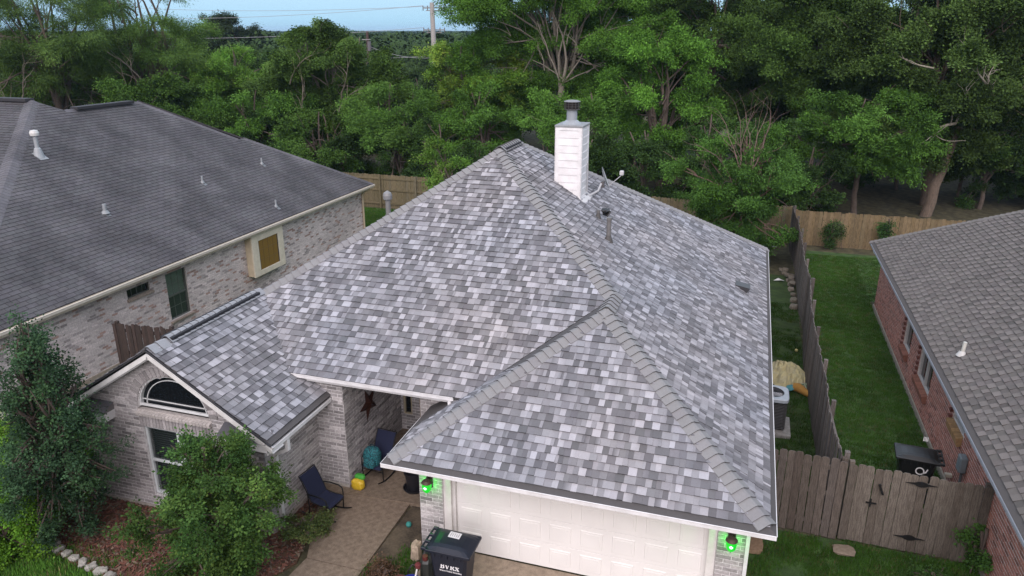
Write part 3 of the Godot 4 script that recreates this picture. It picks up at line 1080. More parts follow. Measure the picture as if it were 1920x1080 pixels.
	var bar := MB.new()
	ring.call(bar, 0.71, 0.63, 0.016, -0.105, -0.085, fcol)
	part("curved_muntin", bar, mats.paint, aw)
	var bar2 := MB.new()
	bar2.bar(cx + Vector3(-0.79, 0.13, -0.094), cx + Vector3(0.79, 0.13, -0.094), 0.016, 0.018, Vector3.BACK, fcol)
	part("muntin", bar2, mats.paint, aw)
	var noise := FastNoiseLite.new()
	for i in 27:
		var a := PI * (i + 0.5) / 27.0
		var dirv := Vector3(cos(a) * 0.84, sin(a) * 0.75, 0)
		var nrm := Vector3(cos(a) / 0.84, sin(a) / 0.75, 0).normalized()
		var b := MB.new()
		b.cbox(Transform3D(Basis(nrm.cross(Vector3.BACK), nrm, Vector3.BACK), cx + dirv + nrm * 0.1 + Vector3(0, 0, -0.03)), Vector3(0.079, 0.2, 0.11), 0.004, brick_tone("taupe", noise, i, 3))
		part("arch_brick", b, mats.brick, aw)
	for i in 22:
		var x := -11.0 + i * 0.0795
		var b := MB.new()
		b.cbox(Transform3D(Basis(), Vector3(x + 0.04, 2.035, -10.235)), Vector3(0.069, 0.22, 0.1), 0.004, brick_tone("taupe", noise, i, 1))
		part("soldier_brick", b, mats.brick, aw)
		var c := MB.new()
		c.cbox(Transform3D(Basis(Vector3.RIGHT, 0.16), Vector3(x + 0.04, 2.24, -10.2)), Vector3(0.073, 0.08, 0.18), 0.005, Color(0.55, 0.515, 0.49) * rf(0.85, 1.1))
		part("sill_brick", c, mats.brick, aw)
	var bed := MB.new()
	bed.bb(Vector3(-11.02, 1.93, -10.3), Vector3(-9.26, 2.3, -10.2), Color(0.5, 0.47, 0.445))
	part("mortar_bed", bed, mats.mortar, aw)
	# pair of tall windows with blinds below
	for k in 2:
		var x := -10.95 + k * 0.83
		var wu := window_unit(Vector3(x, 0.34, -10.2), Vector3.RIGHT, Vector3.BACK, 0.80, 1.58, house, Color(0.56, 0.60, 0.61), mats.pane, 0.5, 0, 0, 0.07)
		for i in 30:
			var s := MB.new()
			s.box(Transform3D(Basis(Vector3.RIGHT, 0.7), Vector3(x + 0.4, 0.42 + i * 0.05, -10.36)), Vector3(0.72, 0.045, 0.003), Color(0.075, 0.09, 0.088))
			part("blind_slat", s, mats.paint, wu)
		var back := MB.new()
		back.bb(Vector3(x - 0.02, 0.3, -10.5), Vector3(x + 0.84, 1.96, -10.48), Color(0.012, 0.013, 0.014))  # near-black sheet, painted in place of the unlit room's shade
		part("room_shade_sheet", back, mats.plain, wu)
	# porch window and door
	window_unit(Vector3(-7.43, 0.45, -14.6), Vector3.RIGHT, Vector3.BACK, 0.24, 1.85, house, Color(0.36, 0.31, 0.22), mats.dark_glass, 0.0)
	var door := MB.new()
	door.bb(Vector3(-6.93, 0.05, -14.72), Vector3(-6.04, 2.2, -14.67), Color(0.03, 0.025, 0.022))
	var dr := part("front_door", door, mats.plastic, house)
	var df := MB.new()
	df.bb(Vector3(-6.98, 0.05, -14.7), Vector3(-6.86, 2.35, -14.58), Color(0.34, 0.26, 0.19))
	df.bb(Vector3(-6.11, 0.05, -14.7), Vector3(-5.99, 2.35, -14.58), Color(0.34, 0.26, 0.19))
	df.bb(Vector3(-6.86, 2.22, -14.7), Vector3(-6.11, 2.35, -14.58), Color(0.34, 0.26, 0.19))
	part("door_frame", df, mats.paint, dr)
	# garage door: jambs, backing, four rows of eight raised panels
	var jb := MB.new()
	var cream := Color(0.71, 0.69, 0.665)
	jb.bb(Vector3(-4.735, 0, -10.9), Vector3(-4.59, 2.09, -10.73), cream)
	jb.bb(Vector3(-4.64, 0, -10.95), Vector3(-4.53, 2.09, -10.8), cream * 0.95)
	jb.bb(Vector3(0.0, 0, -10.9), Vector3(0.135, 2.09, -10.73), cream)
	jb.bb(Vector3(-4.585, 2.06, -10.9), Vector3(-0.005, 2.3, -10.75), cream)
	part("door_jamb", jb, mats.paint, house)
	var gd := MB.new()
	var dw := 4.54
	for r in 4:
		gd.cbox(Transform3D(Basis(), Vector3(-4.53 + dw * 0.5, 0.02 + 0.525 * (r + 0.5), -10.89)), Vector3(dw, 0.521, 0.05), 0.004, Color(0.74, 0.722, 0.695))
	var garage := part("garage_door", gd, mats.door_paint, house)
	var pm := MB.new()
	var pw := 0.40
	var ph := 0.34
	pm.cbox(Transform3D(Basis(), Vector3.ZERO), Vector3(pw, ph, 0.024), 0.009, Color(0.74, 0.722, 0.695))
	pm.cbox(Transform3D(Basis(), Vector3(0, 0, 0.004)), Vector3(pw - 0.09, ph - 0.09, 0.024), 0.006, Color(0.74, 0.722, 0.695))
	var pmesh := pm.done()
	for r in 4:
		for k in 8:
			var o := put("panel", pmesh, mats.door_paint, garage)
			o.position = Vector3(-4.53 + dw * (k + 0.5) / 8.0, 0.02 + 0.525 * (r + 0.5), -10.866)
	var ds := MB.new()
	ds.bb(Vector3(0.585, 0, -10.74), Vector3(0.645, 2.09, -10.67), white)
	part("downspout", ds, mats.paint, house)
	var e1 := MB.new()
	e1.tube([Vector3(-5.02, 2.63, -11.82), Vector3(-5.02, 2.5, -11.82), Vector3(-5.06, 2.43, -11.7)], [0.045, 0.045, 0.045], 8, white)
	part("downspout", e1, mats.paint, house)
	var e2 := MB.new()
	e2.bb(Vector3(-7.84, 1.8, -10.5), Vector3(-7.77, 2.06, -10.42), white)
	e2.bar(Vector3(-7.805, 1.82, -10.46), Vector3(-8.1, 1.66, -10.46), 0.07, 0.07, up, white)
	e2.bb(Vector3(-8.14, 0.1, -10.5), Vector3(-8.07, 1.68, -10.42), white)
	part("downspout", e2, mats.paint, house)
	chimney(house)
	roof_fittings(house, rt, lf)

func chimney(house: Node3D) -> void:
	var white := Color(0.78, 0.775, 0.775)
	var z1 := -18.33
	var z0 := -19.16
	var x0 := -4.69
	var x1 := -3.99
	var ch := MB.new()
	ch.bb(Vector3(x0 + 0.02, 5.0, z0 + 0.02), Vector3(x1 - 0.02, 7.06, z1 - 0.02), white)
	var c := part("chimney", ch, mats.paint, house)
	for i in 10:
		var y := 5.12 + i * 0.187
		var s := MB.new()
		s.box(Transform3D(Basis(Vector3.RIGHT, -0.075), Vector3((x0 + x1) * 0.5, y + 0.093, z1 - 0.012)), Vector3(0.5, 0.19, 0.014), white * rf(0.96, 1.03))
		part("siding_board", s, mats.paint, c)
		var t := MB.new()
		t.box(Transform3D(Basis(Vector3.BACK, -0.075), Vector3(x1 - 0.012, y + 0.093, (z0 + z1) * 0.5)), Vector3(0.014, 0.19, 0.63), white * rf(0.96, 1.03))
		part("siding_board", t, mats.paint, c)
	for p in [[x0, z1], [x1, z1], [x1, z0], [x0, z0]]:
		var sx := 1.0 if p[0] == x0 else -1.0
		var sz := 1.0 if p[1] == z0 else -1.0
		var t := MB.new()
		t.bb(Vector3(p[0], 4.9, p[1]), Vector3(p[0] + sx * 0.1, 7.06, p[1] + sz * 0.022), white)
		t.bb(Vector3(p[0] - sx * 0.002, 4.9, p[1]), Vector3(p[0] + sx * 0.022, 7.058, p[1] + sz * 0.1), white)
		part("corner_board", t, mats.paint, c)
	var tr := MB.new()
	tr.bb(Vector3(x0 + 0.1, 6.99, z1 - 0.02), Vector3(x1 - 0.1, 7.06, z1 + 0.004), white)
	part("trim_board", tr, mats.paint, c)
	var cap := MB.new()
	cap.cbox(Transform3D(Basis(), Vector3((x0 + x1) * 0.5, 7.085, (z0 + z1) * 0.5)), Vector3(x1 - x0 + 0.03, 0.055, z1 - z0 + 0.03), 0.01, Color(0.27, 0.28, 0.29))
	part("chimney_cap", cap, mats.plastic, c)
	var ctr := Transform3D(Basis(), Vector3(-4.36, 7.11, -18.72))
	var fl := MB.new()
	fl.lathe([Vector2(0.25, 0.0), Vector2(0.2, 0.05), Vector2(0.135, 0.1), Vector2(0.135, 0.36), Vector2(0.15, 0.37)], 20, Color(0.30, 0.33, 0.36), ctr)
	part("flue", fl, mats.plastic, c)
	var hood := MB.new()
	hood.lathe([Vector2(0.14, 0.34), Vector2(0.2, 0.36), Vector2(0.2, 0.37)], 20, Color(0.12, 0.12, 0.12), ctr)
	hood.lathe([Vector2(0.17, 0.37), Vector2(0.17, 0.55)], 20, Color(0.012, 0.011, 0.011), ctr)
	hood.lathe([Vector2(0.21, 0.545), Vector2(0.21, 0.56), Vector2(0.12, 0.585), Vector2(0.0, 0.59)], 20, Color(0.20, 0.21, 0.22), ctr)
	for y in [0.43, 0.49]:
		hood.lathe([Vector2(0.2, y), Vector2(0.203, y + 0.006), Vector2(0.2, y + 0.012)], 20, Color(0.05, 0.045, 0.045), ctr)
	for i in 14:
		var a := TAU * i / 14.0
		hood.bx(ctr.origin + Vector3(cos(a) * 0.2, 0.455, sin(a) * 0.2), Vector3(0.012, 0.19, 0.012), Color(0.05, 0.045, 0.045))
	part("flue_hood", hood, mats.plain, c)
	var fs := MB.new()
	var dn := Vector3(1, -0.625, 0).normalized()
	var nn := Vector3(0.625, 1, 0).normalized()
	fs.box(Transform3D(Basis(dn, nn, dn.cross(nn)), Vector3(x1 + 0.06, 5.235, z1 - 0.40)), Vector3(0.2, 0.012, 0.92), Color(0.6, 0.6, 0.6))
	part("flashing", fs, mats.paint, c)
	# thin cable pipe on the side
	var pp := MB.new()
	pp.tube([Vector3(x1 + 0.03, 6.1, z0 + 0.2), Vector3(x1 + 0.03, 5.35, z0 + 0.2)], [0.018, 0.018], 8, Color(0.45, 0.45, 0.46))
	part("conduit", pp, mats.plastic, c)

func roof_fittings(house: Node3D, rt: Dictionary, lf: Dictionary) -> void:
	var grey := Color(0.16, 0.155, 0.15)
	var pipe := func(p: Vector3, h: float, r: float, col: Color):
		var mb := MB.new()
		mb.tube([p - Vector3(0, 0.1, 0), p + Vector3(0, h, 0)], [r, r], 12, col)
		mb.tube([p + Vector3(0, h - 0.05, 0), p + Vector3(0, h + 0.015, 0)], [r * 1.18, r * 1.18], 12, col)
		mb.tube([p - Vector3(0, 0.08, 0), p + Vector3(0, 0.06, 0), p + Vector3(0, 0.14, 0)], [r * 2.4, r * 1.5, r * 1.05], 12, col * 0.8)
		part("vent_pipe", mb, mats.plastic, house)
	pipe.call(Vector3(-2.98, 4.62, -16.94), 0.55, 0.055, grey)
	# low black pipe boot with a torn cover beside it
	var q := Vector3(-3.42, 4.9, -18.0)
	pipe.call(q + Vector3(-0.02, 0, 0.06), 0.2, 0.04, grey)
	var mb := MB.new()
	for i in 6:
		var a := Basis.from_euler(Vector3(0.3 + 0.1 * i, i * 1.1, 0.2 * sin(i * 2.0)))
		mb.cbox(Transform3D(a, q + Vector3(0.14 + 0.012 * i, 0.2 - 0.012 * i, -0.04 + 0.02 * i)), Vector3(0.2, 0.035, 0.15), 0.012, Color(0.012, 0.012, 0.014))
	part("pipe_cover", mb, mats.plastic, house)
	# slant-back vent low on the right slope
	var c := Vector3(0.22, 2.64, -20.3)
	var d: Vector3 = -rt.V
	var n: Vector3 = rt.N
	var u: Vector3 = rt.U
	var v := MB.new()
	var lo := [c - u * 0.2 - d * 0.25, c + u * 0.2 - d * 0.25, c + u * 0.2 + d * 0.12, c - u * 0.2 + d * 0.12]
	var hi := [lo[0] + n * 0.02, lo[1] + n * 0.02, lo[2] + n * 0.16, lo[3] + n * 0.16]
	v.quad_out(hi[0], hi[1], hi[2], hi[3], c - n, Color(0.07, 0.073, 0.078))
	for i in 4:
		var j := (i + 1) % 4
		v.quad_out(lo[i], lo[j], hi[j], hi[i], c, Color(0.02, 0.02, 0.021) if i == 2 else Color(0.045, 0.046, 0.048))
	part("roof_vent", v, mats.plastic, house)
	# tall capped vent behind the left hip
	var t := MB.new()
	var b := Vector3(-11.36, 3.05, -22.0)
	t.tube([b, b + Vector3(0, 0.95, 0)], [0.085, 0.085], 14, Color(0.19, 0.19, 0.185))
	t.tube([b + Vector3(0, 0.38, 0), b + Vector3(0, 0.45, 0)], [0.14, 0.09], 14, Color(0.22, 0.22, 0.215))
	t.lathe([Vector2(0.09, 0.92), Vector2(0.15, 0.98), Vector2(0.155, 1.1), Vector2(0.13, 1.18), Vector2(0.03, 1.25), Vector2(0, 1.25)], 16, Color(0.22, 0.225, 0.23), Transform3D(Basis(), b))
	part("capped_vent", t, mats.plastic, house)

# ------------------------------------------------------------------ neighbours' houses
func left_house() -> void:
	var house := thing("brick_house", "pale pinkish brick house with worn dark grey roof on the left", "house", Vector3(-24, -0.3, -20))
	var rt := {"o": Vector3(-17.0, 2.4, -10.8), "w": Vector3(-1, 0, 0), "m": 0.63, "polys": [[[-17.0, -10.8], [-17.0, -31.52], [-21.0, -27.6], [-21.0, -16.11]], [[-21.0, -16.11], [-21.0, -27.2], [-23.7, -24.7], [-23.7, -19.7]], [[-23.7, -19.7], [-23.7, -21.2], [-24.3, -20.5]]]}
	var fr := {"o": Vector3(-17.0, 2.4, -10.8), "w": Vector3(0, 0, -1), "m": 0.473, "polys": [[[-17.0, -10.8], [-24.3, -20.5], [-38.0, -20.5], [-38.0, -10.8]]]}
	var bk := {"o": Vector3(-17.0, 2.4, -31.52), "w": Vector3(0, 0, 1), "m": 0.63, "polys": [[[-17.0, -31.52], [-30.4, -31.52], [-23.7, -24.7], [-21.0, -27.2], [-21.0, -27.6]]]}
	var lf := {"o": Vector3(-30.4, 2.4, -31.52), "w": Vector3(1, 0, 0), "m": 0.63, "polys": [[[-30.4, -31.52], [-23.7, -24.7], [-23.7, -20.6], [-30.4, -20.6]]]}
	var f2 := {"o": Vector3(-38.0, 2.4, -30.2), "w": Vector3(0, 0, 1), "m": 0.473, "polys": [[[-38.0, -30.2], [-38.0, -20.5], [-24.3, -20.5], [-24.3, -30.2]]]}
	bk.polys = [[[-17.0, -31.52], [-30.4, -31.52], [-23.7, -24.7]]]
	var d := MB.new()
	for f in [rt, fr, bk, lf, f2]:
		plane_frame(f)
		deck(d, f, Color(0.05, 0.045, 0.05))
	var roof := part("roof", d, mats.old_shingle, house)
	var all := []
	shingles(rt, "tab", 401, all, 0.02)
	shingles(fr, "tab", 402, all, 0.02)
	lay_shingles(all, mats.old_shingle, roof, house)
	rng.seed = 44
	var cc := Color(0.135, 0.132, 0.142)
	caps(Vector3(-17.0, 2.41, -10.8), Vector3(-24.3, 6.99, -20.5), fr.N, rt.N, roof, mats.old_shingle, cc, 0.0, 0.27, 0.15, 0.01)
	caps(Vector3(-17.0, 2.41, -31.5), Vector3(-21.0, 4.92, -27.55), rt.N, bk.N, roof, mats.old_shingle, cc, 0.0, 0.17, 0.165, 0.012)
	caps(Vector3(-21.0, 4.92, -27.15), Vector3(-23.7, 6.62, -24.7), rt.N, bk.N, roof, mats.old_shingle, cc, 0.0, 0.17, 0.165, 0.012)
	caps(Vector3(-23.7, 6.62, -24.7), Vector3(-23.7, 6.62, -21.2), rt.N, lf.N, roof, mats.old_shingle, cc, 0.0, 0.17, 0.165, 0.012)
	var rv := MB.new()
	rv.bar(Vector3(-23.68, 6.66, -24.3), Vector3(-23.68, 6.66, -21.6), 0.36, 0.1, Vector3.UP, Color(0.03, 0.03, 0.033))
	rv.bar(Vector3(-24.4, 7.03, -20.5), Vector3(-28.0, 7.03, -20.5), 0.36, 0.1, Vector3.UP, Color(0.03, 0.03, 0.033))
	part("ridge_vent", rv, mats.plain, roof)
	# brick side wall with three openings
	rng.seed = 45
	var bricks := []
	var pink := []
	brick_wall("side_wall", Vector3(-17.45, -0.3, -9.0), Vector3.FORWARD, Vector3.RIGHT, rect(0, 0, 22.25, 2.5), [rect(7.55, 1.96, 8.47, 2.25), rect(9.15, 0.66, 10.07, 2.25)], "washed", house, bricks, 0.215, 0.075)
	brick_wall("front_wall", Vector3(-38.0, -0.3, -11.3), Vector3.RIGHT, Vector3.BACK, rect(0, 0, 20.5, 2.5), [], "washed", house, pink, 0.215, 0.075)
	lay_bricks(bricks, house)
	var w := MB.new()
	w.bb(Vector3(-30.0, -0.3, -31.2), Vector3(-17.46, 2.2, -31.0), Color(0.3, 0.27, 0.25))
	w.bb(Vector3(-30.0, -0.3, -31.0), Vector3(-29.8, 2.2, -11.0), Color(0.3, 0.27, 0.25))
	part("back_wall", w, mats.mortar, house)
	var cream := Color(0.60, 0.53, 0.42)
	var ev := MB.new()
	ev.bb(Vector3(-17.03, 2.22, -31.5), Vector3(-17.0, 2.4, -10.8), cream)
	ev.bb(Vector3(-17.5, 2.205, -31.5), Vector3(-17.035, 2.225, -10.8), cream)
	ev.bb(Vector3(-30.0, 2.22, -31.52), Vector3(-17.0, 2.4, -31.5), cream)
	part("fascia", ev, mats.paint, house)
	gutter(Vector3(-16.9, 2.40, -31.5), Vector3(-16.9, 2.40, -10.8), Vector3(1, 0, 0), house, Color(0.62, 0.57, 0.49), false)
	var fcol := Color(0.10, 0.11, 0.095)
	window_unit(Vector3(-17.45, 1.66, -16.55), Vector3.FORWARD, Vector3.RIGHT, 0.92, 0.29, house, fcol, mats.dark_glass, 0.0, 4, 0, 0.07, 0.03)
	var tall := window_unit(Vector3(-17.45, 0.36, -18.15), Vector3.FORWARD, Vector3.RIGHT, 0.92, 1.59, house, fcol, mats.pane, 0.5, 3, 2, 0.07, 0.04)
	var shade := MB.new()
	shade.bb(Vector3(-17.60, 1.16, -19.05), Vector3(-17.58, 1.93, -18.17), Color(0.20, 0.27, 0.22))
	shade.bb(Vector3(-17.60, 0.37, -19.05), Vector3(-17.58, 1.155, -18.17), Color(0.022, 0.034, 0.03))
	part("window_shade", shade, mats.plastic, tall)
	for s in [[-16.5, 1.62, 7], [-18.08, 0.32, 7]]:
		for i in int(s[2]) * 2:
			var b := MB.new()
			b.cbox(Transform3D(Basis(Vector3.BACK, -0.15), Vector3(-17.43, s[1], s[0] - 0.04 - i * 0.075)), Vector3(0.13, 0.07, 0.066), 0.005, Color(0.36, 0.30, 0.25) * rf(0.85, 1.1))
			part("sill_brick", b, mats.brick, house)
	# boxed-out window with cream boards
	var bay := MB.new()
	bay.cbox(Transform3D(Basis(), Vector3(-17.32, 1.4, -23.18)), Vector3(0.3, 1.6, 1.92), 0.01, Color(0.62, 0.53, 0.38))
	var bo := part("bay_window", bay, mats.paint, house)
	var bf := MB.new()
	var x := -17.15
	for r in [[0.58, 0.78, -24.16, -22.2], [1.92, 2.2, -24.16, -22.2]]:
		bf.cbox(Transform3D(Basis(), Vector3(x, (r[0] + r[1]) * 0.5, (r[2] + r[3]) * 0.5)), Vector3(0.06, r[1] - r[0], r[3] - r[2]), 0.008, Color(0.70, 0.64, 0.52))
	for r in [[-22.58, -22.2], [-24.16, -23.82]]:
		bf.cbox(Transform3D(Basis(), Vector3(x, 1.35, (r[0] + r[1]) * 0.5)), Vector3(0.058, 1.15, absf(r[1] - r[0])), 0.008, Color(0.70, 0.64, 0.52))
	part("window_frame", bf, mats.paint, bo)
	var gl := MB.new()
	gl.bb(Vector3(-17.165, 0.77, -23.83), Vector3(-17.155, 1.93, -22.57), Color(0.21, 0.125, 0.035))
	part("pane", gl, mats.glossy, bo)
	var ins := MB.new()
	ins.bb(Vector3(-17.154, 0.78, -23.82), Vector3(-17.148, 1.92, -23.77), Color(0.03, 0.03, 0.03))
	ins.bb(Vector3(-17.154, 0.78, -22.63), Vector3(-17.148, 1.92, -22.58), Color(0.10, 0.09, 0.07))
	part("sash", ins, mats.plain, bo)
	for k in 5:
		var gm := MB.new()
		if k < 3:
			gm.bb(Vector3(-17.153, 0.78, -22.88 - k * 0.31 - 0.008), Vector3(-17.149, 1.92, -22.88 - k * 0.31 + 0.008), Color(0.14, 0.085, 0.026))
		else:
			gm.bb(Vector3(-17.1535, 1.15 + (k - 3) * 0.4 - 0.008, -23.76), Vector3(-17.1495, 1.15 + (k - 3) * 0.4 + 0.008, -22.64), Color(0.14, 0.085, 0.026))
		part("muntin", gm, mats.plain, bo)
	# downspouts
	var ds := MB.new()
	ds.tube([Vector3(-16.95, 2.3, -31.1), Vector3(-17.05, 2.2, -31.1), Vector3(-17.35, 2.05, -31.1), Vector3(-17.39, 1.9, -31.1), Vector3(-17.39, -0.2, -31.1)], [0.05, 0.05, 0.05, 0.05, 0.05], 8, Color(0.55, 0.46, 0.33))
	part("downspout", ds, mats.paint, house)
	var d2 := MB.new()
	d2.tube([Vector3(-16.95, 2.3, -12.0), Vector3(-17.05, 2.2, -12.0), Vector3(-17.35, 2.05, -12.0), Vector3(-17.39, 1.9, -12.0), Vector3(-17.39, 0.0, -12.0), Vector3(-17.3, -0.12, -11.98), Vector3(-17.0, -0.2, -11.94)], [0.05, 0.05, 0.05, 0.05, 0.05, 0.05, 0.05], 8, Color(0.66, 0.62, 0.54))
	part("downspout", d2, mats.paint, house)
	var fo := MB.new()
	fo.bb(Vector3(-17.47, -0.6, -31.2), Vector3(-17.41, -0.1, -9.0), Color(0.42, 0.36, 0.28))
	part("slab_edge", fo, mats.concrete, house)
	# pipes on the roof
	var pale := Color(0.32, 0.345, 0.36)
	var at := func(z: float, xx: float) -> Vector3:
		return Vector3(xx, 2.4 + 0.63 * (-17.0 - xx), z)
	var p: Vector3 = at.call(-18.35, -21.95)
	var v := MB.new()
	v.tube([p, p + Vector3(0, 0.75, 0)], [0.065, 0.065], 12, pale)
	v.lathe([Vector2(0.07, 0.62), Vector2(0.13, 0.64), Vector2(0.14, 0.72), Vector2(0.11, 0.8), Vector2(0, 0.82)], 14, Color(0.6, 0.6, 0.58), Transform3D(Basis(), p))
	v.lathe([Vector2(0.2, -0.15), Vector2(0.1, 0.22), Vector2(0.06, 0.26)], 12, pale, Transform3D(Basis(), p))
	v.box(Transform3D(Basis(rt.U, rt.N, rt.U.cross(rt.N)), p - rt.V * 0.06 + rt.N * 0.02), Vector3(0.3, 0.012, 0.4), pale * 0.8)
	part("vent_pipe", v, mats.plastic, house)
	for q in [[-18.05, -19.31, 0.3, 0.06], [-22.78, -19.44, 0.26, 0.035], [-26.62, -19.55, 0.26, 0.035], [-24.54, -17.58, 0.28, 0.035]]:
		var s := MB.new()
		var b: Vector3 = at.call(q[0], q[1])
		s.tube([b, b + Vector3(0, q[2], 0)], [q[3], q[3]], 10, pale * 0.9)
		s.lathe([Vector2(q[3] * 2.4, 0.0), Vector2(q[3] * 1.1, 0.1)], 10, pale * 0.8, Transform3D(Basis(), b))
		s.box(Transform3D(Basis(rt.U, rt.N, rt.U.cross(rt.N)), b - rt.V * 0.05 + rt.N * 0.016), Vector3(0.16, 0.01, 0.26), pale * 0.42)
		part("vent_pipe", s, mats.plastic, house)

func right_house() -> void:
	var house := thing("brick_house", "red brick house with brown-grey shingle roof on the right", "house", Vector3(9, 0, -16))
	var lf := {"o": Vector3(4.4, 2.3, -6.0), "w": Vector3(1, 0, 0), "m": 0.63, "polys": [[[4.4, -5.0], [4.4, -27.85], [10.9, -21.35], [10.9, -5.0]]]}
	var bk := {"o": Vector3(4.4, 2.3, -27.85), "w": Vector3(0, 0, 1), "m": 0.63, "polys": [[[4.4, -27.85], [17.4, -27.85], [10.9, -21.35]]]}
	var rt := {"o": Vector3(17.4, 2.3, -27.85), "w": Vector3(-1, 0, 0), "m": 0.63, "polys": [[[17.4, -27.85], [17.4, -5.0], [10.9, -5.0], [10.9, -21.35]]]}
	var d := MB.new()
	for f in [lf, bk, rt]:
		plane_frame(f)
		deck(d, f, Color(0.09, 0.08, 0.075))
	var roof := part("roof", d, mats.brown_shingle, house)
	var all := []
	shingles(lf, "ticks", 501, all, 0.1)
	shingles(bk, "ticks", 502, all, 0.02)
	lay_shingles(all, mats.brown_shingle, roof, house)
	rng.seed = 53
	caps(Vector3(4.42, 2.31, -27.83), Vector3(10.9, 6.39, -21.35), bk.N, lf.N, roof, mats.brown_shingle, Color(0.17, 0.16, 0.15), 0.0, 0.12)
	var bricks := []
	brick_wall("side_wall", Vector3(4.8, 0.12, -27.5), Vector3.BACK, Vector3.LEFT, rect(0, 0, 22.4, 2.2), [rect(5.3, 0.66, 6.2, 2.0), rect(7.42, 0.66, 8.82, 2.0), rect(10.95, 1.25, 11.9, 2.0)], "red", house, bricks, 0.215, 0.075)
	lay_bricks(bricks, house)
	var w := MB.new()
	w.bb(Vector3(4.82, 0, -27.5), Vector3(17.0, 2.3, -27.3), Color(0.2, 0.09, 0.06))
	w.bb(Vector3(4.82, 0, -5.3), Vector3(17.0, 2.3, -5.1), Color(0.2, 0.09, 0.06))
	w.bb(Vector3(16.8, 0, -27.3), Vector3(17.0, 2.3, -5.3), Color(0.2, 0.09, 0.06))
	part("back_wall", w, mats.mortar, house)
	var fo := MB.new()
	fo.bb(Vector3(4.76, -0.3, -27.55), Vector3(4.83, 0.12, -5.0), Color(0.30, 0.275, 0.23))
	part("slab_edge", fo, mats.concrete, house)
	var blue := Color(0.20, 0.225, 0.26)
	gutter(Vector3(4.4, 2.29, -27.85), Vector3(4.4, 2.29, -5.0), Vector3(-1, 0, 0), house, Color(0.33, 0.36, 0.40), false)
	var ev := MB.new()
	ev.bb(Vector3(4.515, 2.08, -27.7), Vector3(4.54, 2.3, -5.0), blue)
	ev.bb(Vector3(4.541, 2.09, -27.5), Vector3(4.9, 2.11, -5.0), Color(0.4, 0.38, 0.35))
	ev.bb(Vector3(4.43, 2.245, -27.84), Vector3(4.51, 2.262, -5.0), blue)
	part("fascia", ev, mats.paint, house)
	var ret := MB.new()
	ret.bb(Vector3(4.52, 1.98, -27.8), Vector3(4.85, 2.2, -27.45), Color(0.42, 0.42, 0.41))
	part("eave_end", ret, mats.paint, house)
	var fcol := Color(0.45, 0.45, 0.44)
	window_unit(Vector3(4.8, 0.78, -22.2), Vector3.BACK, Vector3.LEFT, 0.9, 1.34, house, fcol, mats.dark_glass, 0.0)
	window_unit(Vector3(4.8, 0.78, -20.08), Vector3.BACK, Vector3.LEFT, 0.7, 1.34, house, fcol, mats.dark_glass, 0.0)
	window_unit(Vector3(4.8, 0.78, -19.38), Vector3.BACK, Vector3.LEFT, 0.7, 1.34, house, fcol, mats.dark_glass, 0.0)
	window_unit(Vector3(4.8, 1.37, -16.55), Vector3.BACK, Vector3.LEFT, 0.95, 0.75, house, fcol, mats.dark_glass, 0.0)
	rng.seed = 54
	for s in [[-22.2, 0.9, 0.7, 0.0], [-20.08, 1.4, 0.7, 0.0], [-16.55, 0.95, 1.29, 1.0]]:
		for i in int(s[1] / 0.078):
			var b := MB.new()
			var c := (Color(0.36, 0.22, 0.10) if s[3] > 0.5 else Color(0.26, 0.11, 0.075)) * rf(0.75, 1.15)
			b.cbox(Transform3D(Basis(Vector3.BACK, 0.2), Vector3(4.76, s[2], s[0] + 0.04 + i * 0.078)), Vector3(0.15, 0.2, 0.066), 0.005, c)
			part("sill_brick", b, mats.brick, house)
	for s in [[-22.25, 0.8], [-20.13, 0.8], [-16.6, 1.4]]:
		for i in 9:
			if s[1] + i * 0.15 > 2.05:
				break
			var b := MB.new()
			b.cbox(Transform3D(Basis(), Vector3(4.775, s[1] + i * 0.15, s[0] - 0.02)), Vector3(0.09, 0.067, 0.1), 0.005, Color(0.17, 0.06, 0.045) * rf(0.8, 1.1))
			part("quoin_brick", b, mats.brick, house)
	# pipe on the roof
	var p := MB.new()
	var q := Vector3(4.9, 2.62, -17.2)
	p.tube([q, q + Vector3(0.02, 0.3, 0)], [0.04, 0.04], 10, Color(0.55, 0.55, 0.5))
	p.lathe([Vector2(0.12, -0.02), Vector2(0.05, 0.09)], 10, Color(0.5, 0.5, 0.48), Transform3D(Basis(), q))
	part("vent_pipe", p, mats.plastic, house)
	var mt := MB.new()
	mt.cbox(Transform3D(Basis(), Vector3(4.72, 1.1, -15.1)), Vector3(0.14, 0.34, 0.24), 0.02, Color(0.16, 0.19, 0.21))
	mt.tube([Vector3(4.74, 0.95, -15.08), Vector3(4.74, 0.0, -15.05)], [0.025, 0.025], 8, Color(0.10, 0.11, 0.12))
	part("meter_box", mt, mats.plastic, house)
	var tap := MB.new()
	tap.cbox(Transform3D(Basis(), Vector3(4.72, 0.42, -15.75)), Vector3(0.14, 0.08, 0.1), 0.01, Color(0.5, 0.46, 0.38))
	part("tap_cover", tap, mats.plastic, house)

# ------------------------------------------------------------------ fences
func picket(h: float, w: float, ear: float) -> ArrayMesh:
	var mb := MB.new()
	var k := w * 0.5
	mb.prism(PackedVector2Array([Vector2(-k, 0), Vector2(k, 0), Vector2(k, h - ear), Vector2(k - ear, h), Vector2(-k + ear, h), Vector2(-k, h - ear)]), -0.009, 0.009, Transform3D(), W)
	return mb.done()

